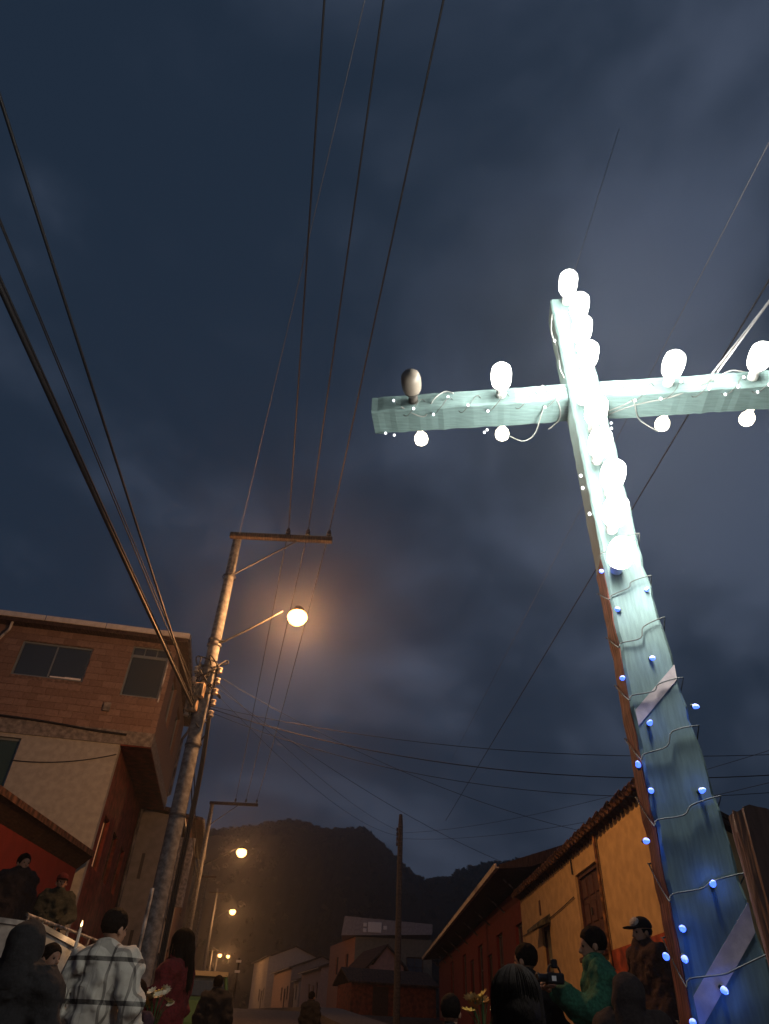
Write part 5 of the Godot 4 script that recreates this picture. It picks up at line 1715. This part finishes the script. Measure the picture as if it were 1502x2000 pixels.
func plaid() -> Material:
	if mats.has("plaid"): return mats["plaid"]
	var im := Image.create(256, 256, false, Image.FORMAT_RGB8)
	var q := RandomNumberGenerator.new()
	q.seed = 2
	for y in 256:
		for x in 256:
			var c := Color(0.76, 0.74, 0.69)
			var vx := absf(x - 128.0)
			if vx < 13.0: c = c.lerp(Color(0.28, 0.26, 0.25), 0.85)
			if absf(x - 40.0) < 3.0: c = c.lerp(Color(0.45, 0.43, 0.4), 0.4)
			var vy := absf(y - 128.0)
			if vy < 15.0: c = c.lerp(Color(0.1, 0.095, 0.095), 0.85)
			var g := q.randf_range(0.93, 1.0)
			im.set_pixel(x, y, Color(c.r * g, c.g * g, c.b * g))
	var m := StandardMaterial3D.new()
	m.resource_name = "plaid_shirt"
	m.albedo_texture = ImageTexture.create_from_image(im)
	m.albedo_color = Color(0.9, 0.9, 0.9)
	m.uv1_triplanar = true
	m.uv1_scale = Vector3(5.4, 3.9, 5.4)
	m.roughness = 0.95
	mats["plaid"] = m
	return m

func cloth(key: String, c: Color) -> Material:
	return mat("cloth_" + key, c, 0.95, "cloth", 0.5, false, 0.3)

func build_people() -> void:
	var black := cloth("black", Color(0.012, 0.012, 0.014))
	var denim := cloth("denim", Color(0.03, 0.04, 0.065))
	var dark := cloth("dark", Color(0.03, 0.022, 0.022))
	person({"label": "person seen from behind in a white and black plaid overshirt beside the pole", "at": Vector3(-1.93, 0.31, -6.1), "turn": PI - 0.15, "h": 1.77, "top": plaid(), "bottom": cloth("greygreen", Color(0.12, 0.15, 0.14)), "hem": 0.82, "bulk": 0.034, "look": -0.4, "el": Vector3(0.29, 1.13, -0.06), "wl": Vector3(0.27, 0.9, 0.1), "er": Vector3(-0.29, 1.13, -0.06), "wr": Vector3(-0.27, 0.9, 0.1)})
	person({"label": "person in a black hooded coat with the hood up, next to the plaid shirt", "at": Vector3(-2.02, 0.24, -4.8), "turn": PI + 0.2, "h": 1.58, "top": black, "bottom": black, "hair": "hood", "bulk": 0.07, "hem": 0.6})
	person({"label": "person with short dark hair in profile between the hooded coat and the plaid shirt", "at": Vector3(-2.72, 0.36, -7.05), "turn": 1.1, "h": 1.55, "top": dark, "bottom": denim, "skin": 1})
	person({"label": "person in a dark green jacket and red cap standing on the terrace", "at": Vector3(-4.84, 1.54, -12.1), "turn": 0.5, "h": 1.7, "top": cloth("darkgreen", Color(0.03, 0.035, 0.025)), "bottom": cloth("palegrey", Color(0.3, 0.28, 0.26)), "hair": "cap", "cap": cloth("redcap", Color(0.1, 0.012, 0.012)), "bulk": 0.04, "el": Vector3(0.27, 1.15, 0.05), "wl": Vector3(0.12, 1.02, 0.26), "er": Vector3(-0.27, 1.15, 0.05), "wr": Vector3(-0.12, 1.02, 0.26)})
	person({"label": "person in dark clothes on the terrace against the red wall, beside the red cap", "at": Vector3(-5.22, 1.54, -11.4), "turn": 0.9, "h": 1.84, "top": dark, "bottom": black, "bulk": 0.06, "hem": 0.7})
	person({"label": "woman with long dark hair in a dark red sweater holding a sheet of paper", "at": Vector3(-1.74, 0.38, -7.6), "turn": -PI / 2 - 0.2, "h": 1.73, "top": cloth("darkred", Color(0.13, 0.012, 0.014)), "bottom": cloth("bottlegreen", Color(0.01, 0.07, 0.045)), "hair": "long", "skirt": true, "bulk": 0.04, "el": Vector3(0.26, 1.14, 0.02), "wl": Vector3(0.2, 1.25, 0.26), "er": Vector3(-0.26, 1.14, 0.02), "wr": Vector3(-0.14, 1.22, 0.28)})
	person({"label": "child with long brown hair in a dark purple jacket by the pole foot", "at": Vector3(-1.72, 0.31, -6.35), "turn": PI - 0.4, "h": 1.33, "top": cloth("purple", Color(0.045, 0.02, 0.03)), "bottom": denim, "hair": "long", "hair_color": Color(0.05, 0.025, 0.015)})
	person({"label": "short person in a black jacket standing on the road by the green car", "at": Vector3(-2.08, 0.6, -11.9), "turn": PI, "h": 1.4, "top": black, "bottom": black, "bulk": 0.05})
	person({"label": "distant person in dark clothes in the middle of the road before the pink houses", "at": Vector3(-0.95, 0.8, -16.0), "turn": 2.6, "h": 1.24, "top": black, "bottom": black, "bulk": 0.05})
	person({"label": "man with short hair in a black jacket in front of the yellow door", "at": Vector3(1.4, 0.34, -6.86), "turn": 3.5, "h": 1.72, "top": black, "bottom": denim, "bulk": 0.045, "look": 0.5})
	person({"label": "woman with long straight dark brown hair seen from behind, close by", "at": Vector3(0.5, 0.13, -2.65), "turn": PI, "h": 1.42, "top": black, "bottom": denim, "hair": "long", "hair_color": Color(0.013, 0.009, 0.007)})
	person({"label": "man in a green jacket and khaki trousers filming in profile", "at": Vector3(1.92, 0.33, -6.54), "turn": -PI / 2 - 0.15, "h": 1.84, "top": cloth("green", Color(0.03, 0.14, 0.085)), "bottom": cloth("khaki", Color(0.16, 0.14, 0.11)), "bulk": 0.035, "nod": 0.1, "el": Vector3(0.25, 1.15, 0.08), "wl": Vector3(0.16, 1.3, 0.3), "er": Vector3(-0.25, 1.15, 0.08), "wr": Vector3(-0.05, 1.3, 0.33)})
	person({"label": "man in a dark brown hooded top and black cap with white front, on the pavement", "at": Vector3(3.04, ground_y(-8.47) + 0.26, -8.47), "turn": -PI / 2 + 0.2, "h": 1.83, "top": cloth("brown", Color(0.045, 0.026, 0.024)), "bottom": dark, "hair": "cap", "cap": black, "cap_front": cloth("capwhite", Color(0.5, 0.48, 0.46)), "bulk": 0.06, "hem": 0.75, "nod": 0.05})
	person({"label": "person in a dark hood between the green jacket and the black cap", "at": Vector3(1.72, 0.26, -5.23), "turn": PI - 0.5, "h": 1.48, "top": dark, "bottom": black, "hair": "hood", "bulk": 0.06, "hem": 0.6})
	person({"label": "child in dark clothes holding yellow flowers beside the long-haired woman", "at": Vector3(0.6, 0.28, -5.5), "turn": 2.9, "h": 1.33, "top": black, "bottom": black, "el": Vector3(0.24, 1.16, 0.08), "wl": Vector3(0.12, 1.3, 0.28)})
